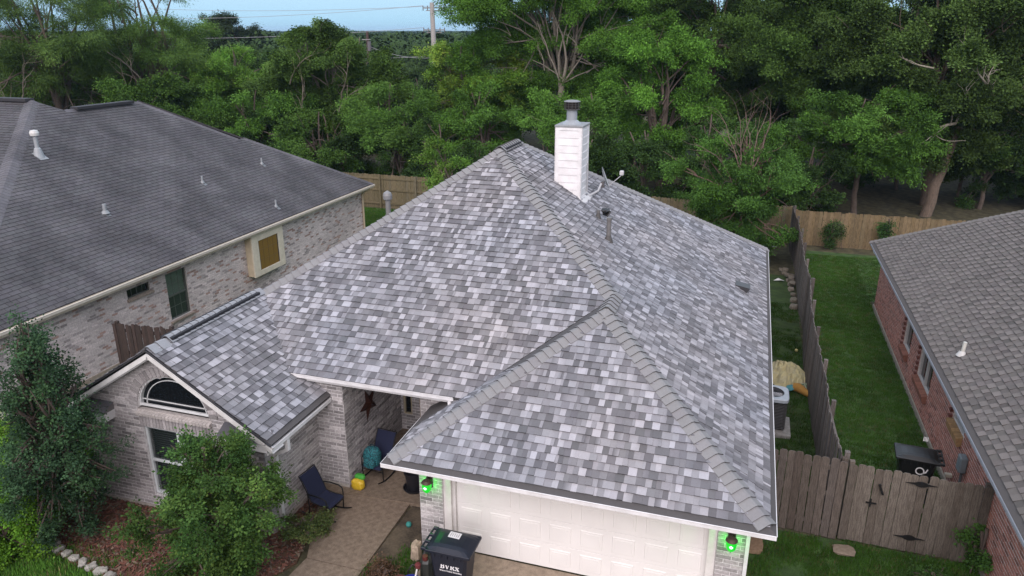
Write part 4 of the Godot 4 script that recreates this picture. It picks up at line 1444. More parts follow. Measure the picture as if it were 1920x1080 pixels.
# a to b on the ground; face = side the boards are on; tones = linear colours picked at random
func fence(called: String, label: String, a: Vector3, b: Vector3, h: float, pw: float, tones: Array, sd: int, wander := 0.0, rails_in_front := false, cat := "fence", skip_posts := false, ear := 0.028) -> Node3D:
	rng.seed = sd
	var f := thing(called, label, cat, (a + b) * 0.5)
	var d := (b - a)
	var l := d.length()
	d /= l
	var nrm := d.cross(Vector3.UP)  # right of the way from a to b
	if rails_in_front: nrm = -nrm
	var meshes := []
	for i in 4:
		meshes.append(picket(h * rf(0.985, 1.01), pw - 0.006, ear))
	var tints := []
	for t in tones:
		var m: StandardMaterial3D = mats.wood.duplicate()
		m.albedo_color = Color(t[0], t[1], t[2]).linear_to_srgb()
		tints.append(m)
	var wave := FastNoiseLite.new()
	wave.seed = sd
	wave.frequency = 0.09
	var n := int(l / pw)
	for i in n:
		var s := (i + 0.5) * l / n
		var p := a + d * s + nrm * wander * wave.get_noise_1d(s)
		p.y = lerpf(a.y, b.y, s / l) + rf(-0.012, 0.012)
		var o := put("picket", meshes[i % 4], tints[rng.randi() % tints.size()], f)
		o.transform = Transform3D(Basis(d, Vector3.UP, d.cross(Vector3.UP)) * Basis.from_euler(Vector3(rf(-0.01, 0.01), rf(-0.05, 0.05), rf(-0.008, 0.008))), p - bases[f] + nrm * rf(-0.004, 0.004))
	if not skip_posts:
		var posts := maxi(2, int(round(l / 2.3)) + 1)
		for i in posts:
			var s := clampf(l * i / (posts - 1), 0.06, l - 0.06)
			var p := a + d * s + nrm * (wander * wave.get_noise_1d(s) - 0.1)
			var mb := MB.new()
			mb.bb(p + Vector3(-0.045, -0.1, -0.045), p + Vector3(0.045, h + 0.01, 0.045), W)
			part("post", mb, tints[i % tints.size()], f)
			if i == 0:
				continue
			var s0 := clampf(l * (i - 1) / (posts - 1), 0.06, l - 0.06)
			var p0 := a + d * s0 + nrm * (wander * wave.get_noise_1d(s0) - 0.034)
			var p1 := p + nrm * 0.066
			for y in [0.28, h * 0.55, h - 0.22]:
				var r := MB.new()
				r.bar(p0 + Vector3(0, y, 0), p1 + Vector3(0, y, 0), 0.038, 0.088, Vector3.UP, W)
				part("rail", r, tints[(i + 1) % tints.size()], f)
	return f

func fences() -> void:
	var grey := [[0.125, 0.102, 0.083], [0.105, 0.085, 0.068], [0.145, 0.122, 0.100], [0.120, 0.100, 0.085], [0.090, 0.070, 0.055]]
	var pale := [[0.155, 0.132, 0.106], [0.13, 0.108, 0.085], [0.172, 0.148, 0.12], [0.118, 0.098, 0.078]]
	var gold := [[0.245, 0.18, 0.092], [0.22, 0.162, 0.085], [0.27, 0.20, 0.11], [0.20, 0.15, 0.08], [0.235, 0.182, 0.10]]
	var olive := [[0.200, 0.168, 0.092], [0.176, 0.148, 0.080], [0.224, 0.184, 0.104], [0.192, 0.168, 0.104]]
	var dark := [[0.056, 0.038, 0.030], [0.068, 0.046, 0.038], [0.045, 0.032, 0.026]]
	fence("picket_fence", "weathered brown wood fence between garage corner and gate", Vector3(0.66, 0.04, -13.42), Vector3(2.36, 0.0, -13.38), 1.74, 0.148, grey, 601)
	var gate := fence("wooden_gate", "grey wooden double gate with black strap hinges beside red brick house", Vector3(2.38, 0.03, -13.38), Vector3(4.78, -0.03, -13.4), 1.67, 0.15, pale, 602, 0.0, false, "gate")
	gate_iron(gate)
	fence("picket_fence", "long wavy grey wood fence dividing the middle yard from the right lawn", Vector3(2.25, 0.0, -13.5), Vector3(2.25, 0.0, -35.4), 1.83, 0.146, [[0.15, 0.135, 0.12], [0.12, 0.105, 0.095], [0.17, 0.15, 0.135], [0.095, 0.08, 0.07]], 603, 0.22, true, "fence", false, 0.005)
	fence("picket_fence", "golden tan wood fence behind the right lawn under the oaks", Vector3(2.3, -0.05, -35.65), Vector3(11.5, -0.05, -35.65), 1.62, 0.15, gold, 604, 0.0, false, "fence", false, 0.008)
	fence("picket_fence", "shaded wood fence at the back of the middle yard behind the young tree", Vector3(-10.5, -0.05, -36.2), Vector3(2.2, -0.05, -35.7), 1.75, 0.15, olive, 605)
	fence("picket_fence", "olive tan wood fence with visible rails behind the left lawn", Vector3(-10.6, -0.1, -36.7), Vector3(-26.0, -0.1, -36.9), 1.9, 0.15, olive, 606, 0.0, false)
	fence("picket_fence", "dark brown wood fence between left house and arched-window wing", Vector3(-16.25, -0.2, -14.75), Vector3(-12.42, -0.05, -14.75), 1.95, 0.105, dark, 607, 0.0, false, "fence", false, 0.018)

func gate_iron(gate: Node3D) -> void:
	var black := Color(0.012, 0.012, 0.012)
	var z := -13.36
	for y in [1.5, 0.33]:
		var mb := MB.new()
		var c := Vector3(3.62 - (0.0 if y > 1 else 0.03), y, z + 0.006)
		mb.prism(PackedVector2Array([Vector2(-0.27, 0), Vector2(-0.11, -0.02), Vector2(-0.065, -0.045), Vector2(0, -0.06), Vector2(0.065, -0.045), Vector2(0.11, -0.02), Vector2(0.27, 0), Vector2(0.11, 0.02), Vector2(0.06, 0.045), Vector2(0, 0.055), Vector2(-0.06, 0.045), Vector2(-0.11, 0.02)]), -0.006, 0.006, Transform3D(Basis(), c), black)
		part("hinge", mb, mats.iron, gate)
	var h := MB.new()
	h.bar(Vector3(2.93, 1.38, z + 0.02), Vector3(3.02, 1.16, z + 0.02), 0.04, 0.02, Vector3.BACK, black, 0.004)
	part("handle", h, mats.iron, gate)
	var l := MB.new()
	l.bb(Vector3(2.76, 0.93, z), Vector3(2.94, 0.955, z + 0.02), black)
	l.bb(Vector3(2.82, 0.86, z), Vector3(2.85, 1.03, z + 0.021), black)
	part("latch", l, mats.iron, gate)

# ------------------------------------------------------------------ things in the yards
func wheelie_bin(at: Vector3, turn: float, label: String, col: Color, sticker: bool) -> Node3D:
	var o := Node3D.new()
	o.name = numbered(self, "wheeled_bin")
	add_child(o)
	o.position = at
	o.rotation.y = turn
	tag(o, label, "trash bin")
	# front of the bin is +z, wheels at -z
	var body := MB.new()
	var rings := []
	for k in [[0.08, 0.20, 0.24], [0.12, 0.21, 0.27], [0.85, 0.265, 0.335], [0.96, 0.275, 0.36], [0.97, 0.29, 0.375], [1.0, 0.29, 0.375]]:
		var w: float = k[1]
		var d: float = k[2]
		var y: float = k[0]
		var ch := 0.05
		rings.append([Vector3(w, y, -d + ch), Vector3(w, y, d - ch), Vector3(w - ch, y, d), Vector3(-w + ch, y, d), Vector3(-w, y, d - ch), Vector3(-w, y, -d + ch), Vector3(-w + ch, y, -d), Vector3(w - ch, y, -d)])
	for i in rings.size() - 1:
		for j in 8:
			var k := (j + 1) % 8
			body.quad_out(rings[i][j], rings[i][k], rings[i + 1][k], rings[i + 1][j], Vector3(0, 0.5, 0), col)
	for j in range(1, 7):
		body.tri(rings[0][0], rings[0][j + 1], rings[0][j], col)
	part("body", body, mats.plastic, o)
	var rim := MB.new()
	for s in [-1.0, 1.0]:
		for i in 5:
			rim.cbox(Transform3D(Basis(), Vector3(s * 0.285, 0.93, -0.24 + i * 0.12)), Vector3(0.03, 0.1, 0.025), 0.006, col)
	for i in 4:
		rim.cbox(Transform3D(Basis(), Vector3(-0.17 + i * 0.11, 0.93, 0.375)), Vector3(0.025, 0.09, 0.03), 0.006, col)
	rim.bar(Vector3(-0.25, 0.5, 0.28), Vector3(0.25, 0.5, 0.28), 0.03, 0.03, Vector3.UP, col, 0.006)
	part("rim_rib", rim, mats.plastic, o)
	var lid := MB.new()
	var hump := func(x: float, z: float) -> float:
		var ex := 1.0 - pow(absf(x) / 0.30, 4.0)
		var ez := 1.0 - pow(absf(z) / 0.40, 4.0)
		return 1.005 + 0.075 * maxf(0.0, ex) * maxf(0.0, ez)
	var nx := 8
	var nz := 8
	for i in nx:
		for j in nz:
			var q := []
			for k in [[0, 1], [1, 1], [1, 0], [0, 0]]:
				var x: float = -0.30 + 0.60 * (i + k[0]) / nx
				var zz: float = -0.40 + 0.81 * (j + k[1]) / nz
				q.append(Vector3(x, hump.call(x, zz), zz))
			lid.quad(q[0], q[1], q[2], q[3], col)
	for s in [[Vector3(0, 0.985, 0.41), Vector3(0.60, 0.05, 0.02)], [Vector3(0, 0.985, -0.4), Vector3(0.60, 0.05, 0.02)], [Vector3(0.30, 0.985, 0.005), Vector3(0.02, 0.05, 0.81)], [Vector3(-0.30, 0.985, 0.005), Vector3(0.02, 0.05, 0.81)]]:
		lid.cbox(Transform3D(Basis(), s[0]), s[1], 0.006, col)
	var ld := part("lid", lid, mats.plastic, o)
	var hd := MB.new()
	hd.tube([Vector3(-0.26, 0.97, -0.36), Vector3(-0.26, 1.0, -0.47), Vector3(0.26, 1.0, -0.47), Vector3(0.26, 0.97, -0.36)], [0.018, 0.018, 0.018, 0.018], 8, col)
	for x in [-0.28, -0.09, 0.09, 0.28]:
		hd.cbox(Transform3D(Basis(), Vector3(x, 1.0, -0.43)), Vector3(0.05, 0.06, 0.1), 0.01, col)
	part("handle", hd, mats.plastic, o)
	for s in [-1.0, 1.0]:
		var wh := MB.new()
		wh.lathe([Vector2(0, -0.03), Vector2(0.1, -0.03), Vector2(0.125, -0.015), Vector2(0.125, 0.015), Vector2(0.1, 0.03), Vector2(0, 0.03)], 18, Color(0.015, 0.015, 0.015), Transform3D(Basis(Vector3.BACK, PI / 2), Vector3(s * 0.235, 0.125, -0.27)))
		part("wheel", wh, mats.plastic, o)
	if sticker:
		var st := MB.new()
		var sb := Transform3D(Basis(Vector3.RIGHT, 0.04) * Basis(Vector3.UP, 0.0), Vector3(0.10, 1.086, 0.0))
		st.box(sb, Vector3(0.15, 0.003, 0.21), Color(0.72, 0.72, 0.74))
		for i in 5:
			st.box(sb * Transform3D(Basis(), Vector3(-0.01 if i % 2 else 0.0, 0.003, -0.07 + i * 0.035)), Vector3(0.1 - 0.02 * (i % 2), 0.002, 0.009), Color(0.3, 0.3, 0.32))
		part("sticker", st, mats.plastic, ld)
	return o

func words(text: String, size: float, bold: bool) -> TextMesh:
	var t := TextMesh.new()
	var f := SystemFont.new()
	f.font_names = PackedStringArray(["Droid Serif"])
	f.font_weight = 700 if bold else 400
	t.font = f
	t.font_size = 64
	t.pixel_size = size / 64.0
	t.depth = 0.003
	t.text = text
	return t

func disc(mb: MB, c: Vector3, r: float, col: Color, sides := 20) -> void:
	var o := PackedVector2Array()
	for i in sides:
		o.append(Vector2(cos(TAU * i / sides), sin(TAU * i / sides)) * r)
	mb.prism(o, -0.002, 0.002, Transform3D(Basis(), c), col)

func yard_things() -> void:
	# air conditioner beside the right wall
	var ac := thing("air_conditioner", "black louvred air conditioner unit with grey top on a concrete pad", "air conditioner", Vector3(1.13, 0, -17.6))
	var pad := MB.new()
	pad.cbox(Transform3D(Basis(), Vector3(1.15, 0.03, -17.55)), Vector3(1.0, 0.1, 1.0), 0.012, Color(0.34, 0.33, 0.31))
	part("pad", pad, mats.concrete, ac)
	var cb := MB.new()
	cb.cbox(Transform3D(Basis(), Vector3(1.13, 0.48, -17.58)), Vector3(0.70, 0.78, 0.70), 0.06, Color(0.012, 0.012, 0.013))
	part("body", cb, mats.plastic, ac)
	for i in 17:
		var y := 0.16 + i * 0.04
		var lv := MB.new()
		lv.cbox(Transform3D(Basis(), Vector3(1.13, y, -17.58)), Vector3(0.735, 0.016, 0.735), 0.007, Color(0.02, 0.02, 0.022))
		part("louvre", lv, mats.plastic, ac)
	var tp := MB.new()
	var sq := PackedVector2Array()
	var n := 32
	var topc := Vector3(1.13, 0, -17.58)
	for i in n:
		var a0 := TAU * i / n
		var a1 := TAU * (i + 1) / n
		var sup := func(a: float) -> Vector3:
			var k := 0.40 / pow(pow(absf(cos(a)), 7.0) + pow(absf(sin(a)), 7.0), 1.0 / 7.0)
			return Vector3(cos(a) * k, 0, -sin(a) * k)
		var o0: Vector3 = topc + sup.call(a0)
		var o1: Vector3 = topc + sup.call(a1)
		var i0 := topc + Vector3(cos(a0), 0, -sin(a0)) * 0.29
		var i1 := topc + Vector3(cos(a1), 0, -sin(a1)) * 0.29
		var lo := Vector3(0, 0.86, 0)
		var hi := Vector3(0, 0.95, 0)
		var md := Vector3(0, 0.93, 0)
		tp.quad_out(o0 + lo, o1 + lo, o1 + md, o0 + md, topc, Color(0.36, 0.40, 0.44))
		tp.quad_out(o0 + md, o1 + md, i1 * 0.15 + o1 * 0.85 + hi, i0 * 0.15 + o0 * 0.85 + hi, topc, Color(0.36, 0.40, 0.44))
		tp.quad_out(i0 * 0.15 + o0 * 0.85 + hi, i1 * 0.15 + o1 * 0.85 + hi, i1 + hi, i0 + hi, topc, Color(0.36, 0.40, 0.44))
		tp.quad_out(i0 + hi, i1 + hi, i1 + lo, i0 + lo, topc + (i0 - topc) * 5.0, Color(0.1, 0.1, 0.11))
	part("top", tp, mats.plastic, ac)
	var fan := MB.new()
	disc_flat(fan, topc + Vector3(0, 0.84, 0), 0.29, Color(0.02, 0.02, 0.02))
	for i in 4:
		fan.box(Transform3D(Basis(Vector3.UP, i * PI / 2) * Basis(Vector3.RIGHT, 0.4), topc + Basis(Vector3.UP, i * PI / 2) * Vector3(0.14, 0.88, 0)), Vector3(0.22, 0.008, 0.14), Color(0.36, 0.36, 0.38))
	fan.lathe([Vector2(0.07, 0.86), Vector2(0.07, 0.92), Vector2(0, 0.925)], 14, Color(0.4, 0.4, 0.42), Transform3D(Basis(), topc))
	part("fan", fan, mats.plastic, ac)
	for i in 6:
		var gr := MB.new()
		var pts := []
		var r := 0.05 + i * 0.045
		for k in 25:
			pts.append(topc + Vector3(cos(TAU * k / 24.0) * r, 0.955, sin(TAU * k / 24.0) * r))
		var rad := []
		rad.resize(25)
		rad.fill(0.004)
		gr.tube(pts, rad, 5, Color(0.08, 0.08, 0.085))
		part("guard_ring", gr, mats.iron, ac)

	# crumpled sheet with a cloth carrot beside it
	rng.seed = 81
	var tarp := thing("crumpled_sheet", "crumpled pale yellow inflatable sheet lying on the grass beside the air conditioner", "sheet", Vector3(1.6, 0, -20.7))
	var nz := FastNoiseLite.new()
	nz.seed = 6
	nz.frequency = 1.3
	var nf := FastNoiseLite.new()
	nf.seed = 8
	nf.frequency = 5.0
	nf.fractal_octaves = 2
	var mb := MB.new()
	var rings := 12
	var seg := 44
	var P := func(i: int, k: int) -> Vector3:
		var a := TAU * k / seg
		var t := float(i) / rings
		var r := (0.92 + 0.2 * nz.get_noise_2d(cos(a) * 0.8, sin(a) * 0.8) + 0.1 * cos(2.0 * a)) * t
		var x := cos(a) * r * 0.62
		var z := sin(a) * r * 1.05
		var h := 0.32 * (1.0 - pow(t, 2.0)) + 0.11 * nz.get_noise_2d(x * 2.5 + 9, z * 2.5) * (1.1 - t) + 0.085 * (1.0 - absf(nf.get_noise_2d(x * 0.7, z * 0.35)) * 3.0) * (1.0 - t * 0.6)
		return Vector3(1.62 + x, maxf(0.012, h), -20.7 + z)
	for i in rings:
		for k in seg:
			var l := (k + 1) % seg
			var col := Color(0.50, 0.45, 0.25) if nz.get_noise_2d(i * 0.2, k * 0.1) < 0.1 else Color(0.46, 0.42, 0.26)
			if i == 0:
				mb.tri(P.call(0, 0), P.call(1, l), P.call(1, k), col)
			else:
				mb.quad(P.call(i, k), P.call(i, l), P.call(i + 1, l), P.call(i + 1, k), col)
	part("cloth", mb, mats.cloth, tarp)
	var bl := MB.new()
	bl.lathe([Vector2(0.01, 0.07), Vector2(0.1, 0.04), Vector2(0.13, -0.03), Vector2(0.08, -0.07)], 12, Color(0.08, 0.28, 0.31), Transform3D(Basis(Vector3.BACK, 0.3), Vector3(1.72, 0.12, -19.72)))
	part("blue_cuff", bl, mats.cloth, tarp)
	var car := MB.new()
	car.tube([Vector3(1.8, 0.14, -19.75), Vector3(1.92, 0.15, -19.72), Vector3(2.05, 0.11, -19.62), Vector3(2.2, 0.07, -19.5), Vector3(2.27, 0.05, -19.45)], [0.11, 0.13, 0.11, 0.07, 0.025], 12, Color(0.38, 0.20, 0.045))
	part("orange_cone", car, mats.cloth, tarp)
	for i in 6:
		var lf := MB.new()
		var a := -0.2 + i * 0.22
		lf.tube([Vector3(2.0, 0.14, -19.95), Vector3(2.0 + 0.14 * cos(a), 0.17, -19.95 - 0.02 * i + 0.1 * sin(a)), Vector3(2.0 + 0.26 * cos(a), 0.04, -20.0 + 0.22 * sin(a))], [0.025, 0.03, 0.012], 6, Color(0.34, 0.36, 0.28) if i % 2 else Color(0.10, 0.20, 0.10))
		part("leaf_strip", lf, mats.cloth, tarp)

	# stone pile along the fence, litter
	rng.seed = 83
	var spots := [[2.05, 0.0, -29.2], [2.0, 0.0, -29.7], [2.1, 0.0, -30.2], [1.95, 0.12, -30.0], [2.08, 0.14, -29.5], [2.05, 0.0, -28.6], [2.1, 0.0, -28.0], [2.1, 0.0, -27.3], [1.85, 0.0, -30.7], [1.9, 0.1, -30.8], [1.75, 0.0, -31.1], [2.1, 0.14, -28.9], [2.08, 0.0, -26.6]]
	for i in spots.size():
		var s: Array = spots[i]
		var st := rock(Vector3(s[0], s[1], s[2]), Vector3(0.12, 0.07, 0.16) * rf(0.8, 1.2), Color(0.20, 0.175, 0.135) * rf(0.8, 1.15), 90 + i)
		tag(st, "buff limestone block along the grey dividing fence, %s from the far end of the pile" % far_order(spots, i), "stone", "limestone blocks along the fence")
	for l in [[1.62, -29.6, 0.3, "white paper scrap on the dirt beside the stone pile"], [1.42, -34.6, 0.4, "white plastic scrap on the dirt under the young tree"]]:
		var sc := MB.new()
		var c := Vector3(l[0], 0.03, l[1])
		sc.tri(c + Vector3(-0.2, 0, 0.05), c + Vector3(0.1, 0.05, 0.08), c + Vector3(-0.02, 0.09, -0.06), Color(0.62, 0.62, 0.62))
		sc.tri(c + Vector3(0.1, 0.05, 0.08), c + Vector3(0.24, 0, -0.02), c + Vector3(-0.02, 0.09, -0.06), Color(0.6, 0.6, 0.62))
		sc.tri(c + Vector3(0.24, 0, -0.02), c + Vector3(-0.1, 0, -0.12), c + Vector3(-0.02, 0.09, -0.06), Color(0.55, 0.55, 0.56))
		var so := part("litter", sc, mats.cloth)
		tag(so, l[3], "litter")
	var yb := MB.new()
	yb.lathe([Vector2(0.0, -0.05), Vector2(0.04, -0.03), Vector2(0.05, 0.0), Vector2(0.04, 0.03), Vector2(0, 0.05)], 12, Color(0.55, 0.5, 0.2), Transform3D(Basis(), Vector3(2.0, 0.05, -22.6)))
	tag(part("ball", yb, mats.plastic), "small yellow ball on the dirt near the dividing fence", "ball")
	# stepping slab by the gate
	var sl := rock(Vector3(2.45, 0.02, -13.0), Vector3(0.2, 0.03, 0.16), Color(0.22, 0.18, 0.13), 120)
	tag(sl, "flat tan stone slab on the grass before the gate", "stone")
	var sl2 := rock(Vector3(0.85, 0.0, -12.7), Vector3(0.16, 0.03, 0.26), Color(0.24, 0.16, 0.095), 121)
	tag(sl2, "orange-tan stone at the garage corner under the gutter", "stone")
	# second bin, by the red brick wall, with a round city mark
	var b2 := wheelie_bin(Vector3(3.98, 0, -15.42), -PI / 2 - 0.08, "black wheeled bin with white round emblem beside red brick wall", Color(0.012, 0.012, 0.014), false)
	var em := MB.new()
	for i in 24:
		var a0 := TAU * i / 24.0
		var a1 := TAU * (i + 1) / 24.0
		if i == 22: continue
		em.prism(PackedVector2Array([Vector2(cos(a0), sin(a0)) * 0.06, Vector2(cos(a0), sin(a0)) * 0.085, Vector2(cos(a1), sin(a1)) * 0.085, Vector2(cos(a1), sin(a1)) * 0.06]), 0.0, 0.003, Transform3D(Basis(), Vector3(0.06, 0.0, 0.0)), Color(0.7, 0.7, 0.7))
	for i in 4:
		em.bx(Vector3(0.06 - 0.036 + i * 0.024, 0.72, 0.0), Vector3(0.013, 0.09, 0.006), Color(0.7, 0.7, 0.7))
	em.prism(PackedVector2Array([Vector2(0.05, -0.06), Vector2(0.12, -0.02), Vector2(0.15, 0.06), Vector2(0.13, 0.07), Vector2(0.1, 0.0), Vector2(0.04, -0.04)]), 0.0, 0.003, Transform3D(Basis(), Vector3(0.06, 0.0, 0.0)), Color(0.7, 0.7, 0.7))
	part("emblem", em, mats.plastic, b2).transform = Transform3D(Basis(Vector3(0, 0, -1), Vector3.UP, Vector3.RIGHT) * Basis(Vector3.RIGHT, -0.08), Vector3(0.268, 0.755, 0.0))

func far_order(spots: Array, i: int) -> String:
	var k := 0
	for q in spots:
		if q[2] < spots[i][2]: k += 1
	return ORDINAL[k]

func disc_flat(mb: MB, c: Vector3, r: float, col: Color) -> void:
	for i in 24:
		mb.tri(c, c + Vector3(cos(TAU * i / 24.0), 0, -sin(TAU * i / 24.0)) * r, c + Vector3(cos(TAU * (i + 1) / 24.0), 0, -sin(TAU * (i + 1) / 24.0)) * r, col)

# a lumpy stone, half-sizes s
func rock(at: Vector3, s: Vector3, col: Color, sd: int) -> MeshInstance3D:
	var n := FastNoiseLite.new()
	n.seed = sd
	n.frequency = 1.1
	var mb := MB.new()
	var P := func(i: int, k: int) -> Vector3:
		var a := PI * i / 7.0
		var b := TAU * k / 10.0
		var d := Vector3(sin(a) * cos(b), cos(a), -sin(a) * sin(b))
		var q := d.sign() * Vector3(pow(absf(d.x), 0.6), pow(absf(d.y), 0.6), pow(absf(d.z), 0.6))
		return q * s * (1.0 + 0.45 * n.get_noise_3dv(d)) + Vector3(0, s.y * 0.8, 0)
	for i in 7:
		for k in 10:
			mb.quad_out(P.call(i, k), P.call(i + 1, k), P.call(i + 1, (k + 1) % 10), P.call(i, (k + 1) % 10), Vector3(0, s.y * 0.8, 0), col)
	var o := part("stone", mb, mats.stone)
	o.position = at
	return o

# ------------------------------------------------------------------ things before the house
func rocking_chair(at: Vector3, turn: float, label: String) -> Node3D:
	var o := Node3D.new()
	o.name = numbered(self, "rocking_chair")
	add_child(o)
	o.position = at
	o.rotation.y = turn
	o.scale = Vector3.ONE * 0.84
	tag(o, label, "chair")
	# faces +z, width along x
	var navy := Color(0.008, 0.015, 0.042)
	var black := Color(0.010, 0.010, 0.011)
	var strip := func(pts: Array, w: float) -> MB:
		var mb := MB.new()
		for i in pts.size() - 1:
			var a: Vector3 = pts[i]
			var b: Vector3 = pts[i + 1]
			var x := Vector3(w, 0, 0)
			var t := Vector3(0, 0.008, 0.004)
			mb.quad_out(a - x + t, a + x + t, b + x + t, b - x + t, (a + b) * 0.5 - Vector3(0, 1, 1), navy)
			mb.quad_out(a - x - t, a + x - t, b + x - t, b - x - t, (a + b) * 0.5 + Vector3(0, 1, 1), navy)
			for s in [-1.0, 1.0]:
				mb.quad_out(a + x * s + t, b + x * s + t, b + x * s - t, a + x * s - t, (a + b) * 0.5, navy)
		return mb
	part("backrest", strip.call([Vector3(0, 0.46, -0.22), Vector3(0, 0.62, -0.285), Vector3(0, 0.8, -0.36), Vector3(0, 0.95, -0.44), Vector3(0, 1.06, -0.52)], 0.265), mats.cloth, o)
	part("seat", strip.call([Vector3(0, 0.46, -0.21), Vector3(0, 0.425, -0.1), Vector3(0, 0.42, 0.05), Vector3(0, 0.44, 0.2), Vector3(0, 0.43, 0.27), Vector3(0, 0.39, 0.3)], 0.265), mats.cloth, o)
	for s in [-1.0, 1.0]:
		var x: float = 0.285 * s
		var fr := MB.new()
		fr.tube([Vector3(x, 1.08, -0.53), Vector3(x, 0.95, -0.45), Vector3(x, 0.62, -0.29), Vector3(x, 0.46, -0.22), Vector3(x, 0.42, 0.05), Vector3(x, 0.44, 0.22), Vector3(x, 0.39, 0.3)], [0.014, 0.014, 0.014, 0.014, 0.014, 0.014, 0.014], 8, black)
		part("side_rail", fr, mats.iron, o)
		var arm := MB.new()
		arm.tube([Vector3(x * 1.05, 0.66, -0.3), Vector3(x * 1.1, 0.68, -0.1), Vector3(x * 1.1, 0.67, 0.15), Vector3(x * 1.1, 0.62, 0.24), Vector3(x * 1.1, 0.5, 0.26), Vector3(x * 1.08, 0.06, 0.24)], [0.016, 0.018, 0.018, 0.016, 0.015, 0.015], 8, black)
		part("arm", arm, mats.iron, o)
		var leg := MB.new()
		leg.tube([Vector3(x * 1.05, 0.66, -0.3), Vector3(x * 1.06, 0.35, -0.28), Vector3(x * 1.08, 0.06, -0.3)], [0.015, 0.015, 0.015], 8, black)
		part("leg", leg, mats.iron, o)
		var rk := MB.new()
		var pts := []
		var rad := []
		for i in 11:
			var z := -0.52 + 1.0 * i / 10.0
			pts.append(Vector3(x * 1.08, 0.022 + 0.42 * (z + 0.02) * (z + 0.02), z))
			rad.append(0.017)
		rk.tube(pts, rad, 8, black)
		part("rocker", rk, mats.iron, o)
	var cr := MB.new()
	cr.tube([Vector3(-0.29, 0.3, 0.24), Vector3(0.29, 0.3, 0.24)], [0.012, 0.012], 8, black)
	cr.tube([Vector3(-0.29, 0.3, -0.28), Vector3(0.29, 0.3, -0.28)], [0.012, 0.012], 8, black)
	cr.tube([Vector3(-0.29, 1.08, -0.53), Vector3(0.29, 1.08, -0.53)], [0.013, 0.013], 8, black)
	part("crossbar", cr, mats.iron, o)
	return o

func lantern(at: Vector3, label: String) -> void:
	var o := thing("wall_lantern", label, "wall lamp", at, "")
	var bronze := Color(0.05, 0.04, 0.03)
	var mb := MB.new()
	mb.cbox(Transform3D(Basis(), at + Vector3(0, 0, 0.015)), Vector3(0.12, 0.22, 0.03), 0.01, bronze)
	mb.tube([at + Vector3(0, 0.09, 0.02), at + Vector3(0, 0.14, 0.08), at + Vector3(0, 0.12, 0.13)], [0.012, 0.012, 0.012], 8, bronze)
	part("bracket", mb, mats.iron, o)
	var c := at + Vector3(0, 0, 0.135)
	var cap := MB.new()
	cap.lathe([Vector2(0.095, 0.06), Vector2(0.1, 0.07), Vector2(0.06, 0.115), Vector2(0.02, 0.125), Vector2(0.0, 0.14)], 18, Color(0.10, 0.075, 0.055), Transform3D(Basis(), c))
	part("cap", cap, mats.iron, o)
	var jar := MB.new()
	jar.lathe([Vector2(0.0, -0.13), Vector2(0.05, -0.125), Vector2(0.078, -0.08), Vector2(0.088, 0.0), Vector2(0.085, 0.06), Vector2(0.0, 0.062)], 18, W, Transform3D(Basis(), c))
	part("glass", jar, mats.green_glow, o)
	var bulb := MB.new()
	bulb.lathe([Vector2(0, -0.045), Vector2(0.03, -0.03), Vector2(0.042, 0.0), Vector2(0.03, 0.03), Vector2(0, 0.045)], 14, W, Transform3D(Basis(), c + Vector3(0, -0.01, 0.055)))
	part("bulb", bulb, mats.bulb_glow, o)
	var fin := MB.new()
	fin.lathe([Vector2(0, -0.175), Vector2(0.012, -0.16), Vector2(0.008, -0.145), Vector2(0.03, -0.13), Vector2(0.05, -0.122)], 10, bronze, Transform3D(Basis(), c))
	part("finial", fin, mats.iron, o)
	var l := OmniLight3D.new()
	l.name = "lantern_light"
	l.light_color = Color(0.1, 1.0, 0.22)
	l.light_energy = 0.05
	l.light_size = 0.06
	l.omni_range = 6.0
	l.omni_attenuation = 2.0
	l.shadow_enabled = true
	o.add_child(l)
	l.position = Vector3(0, -0.01, 0.135)

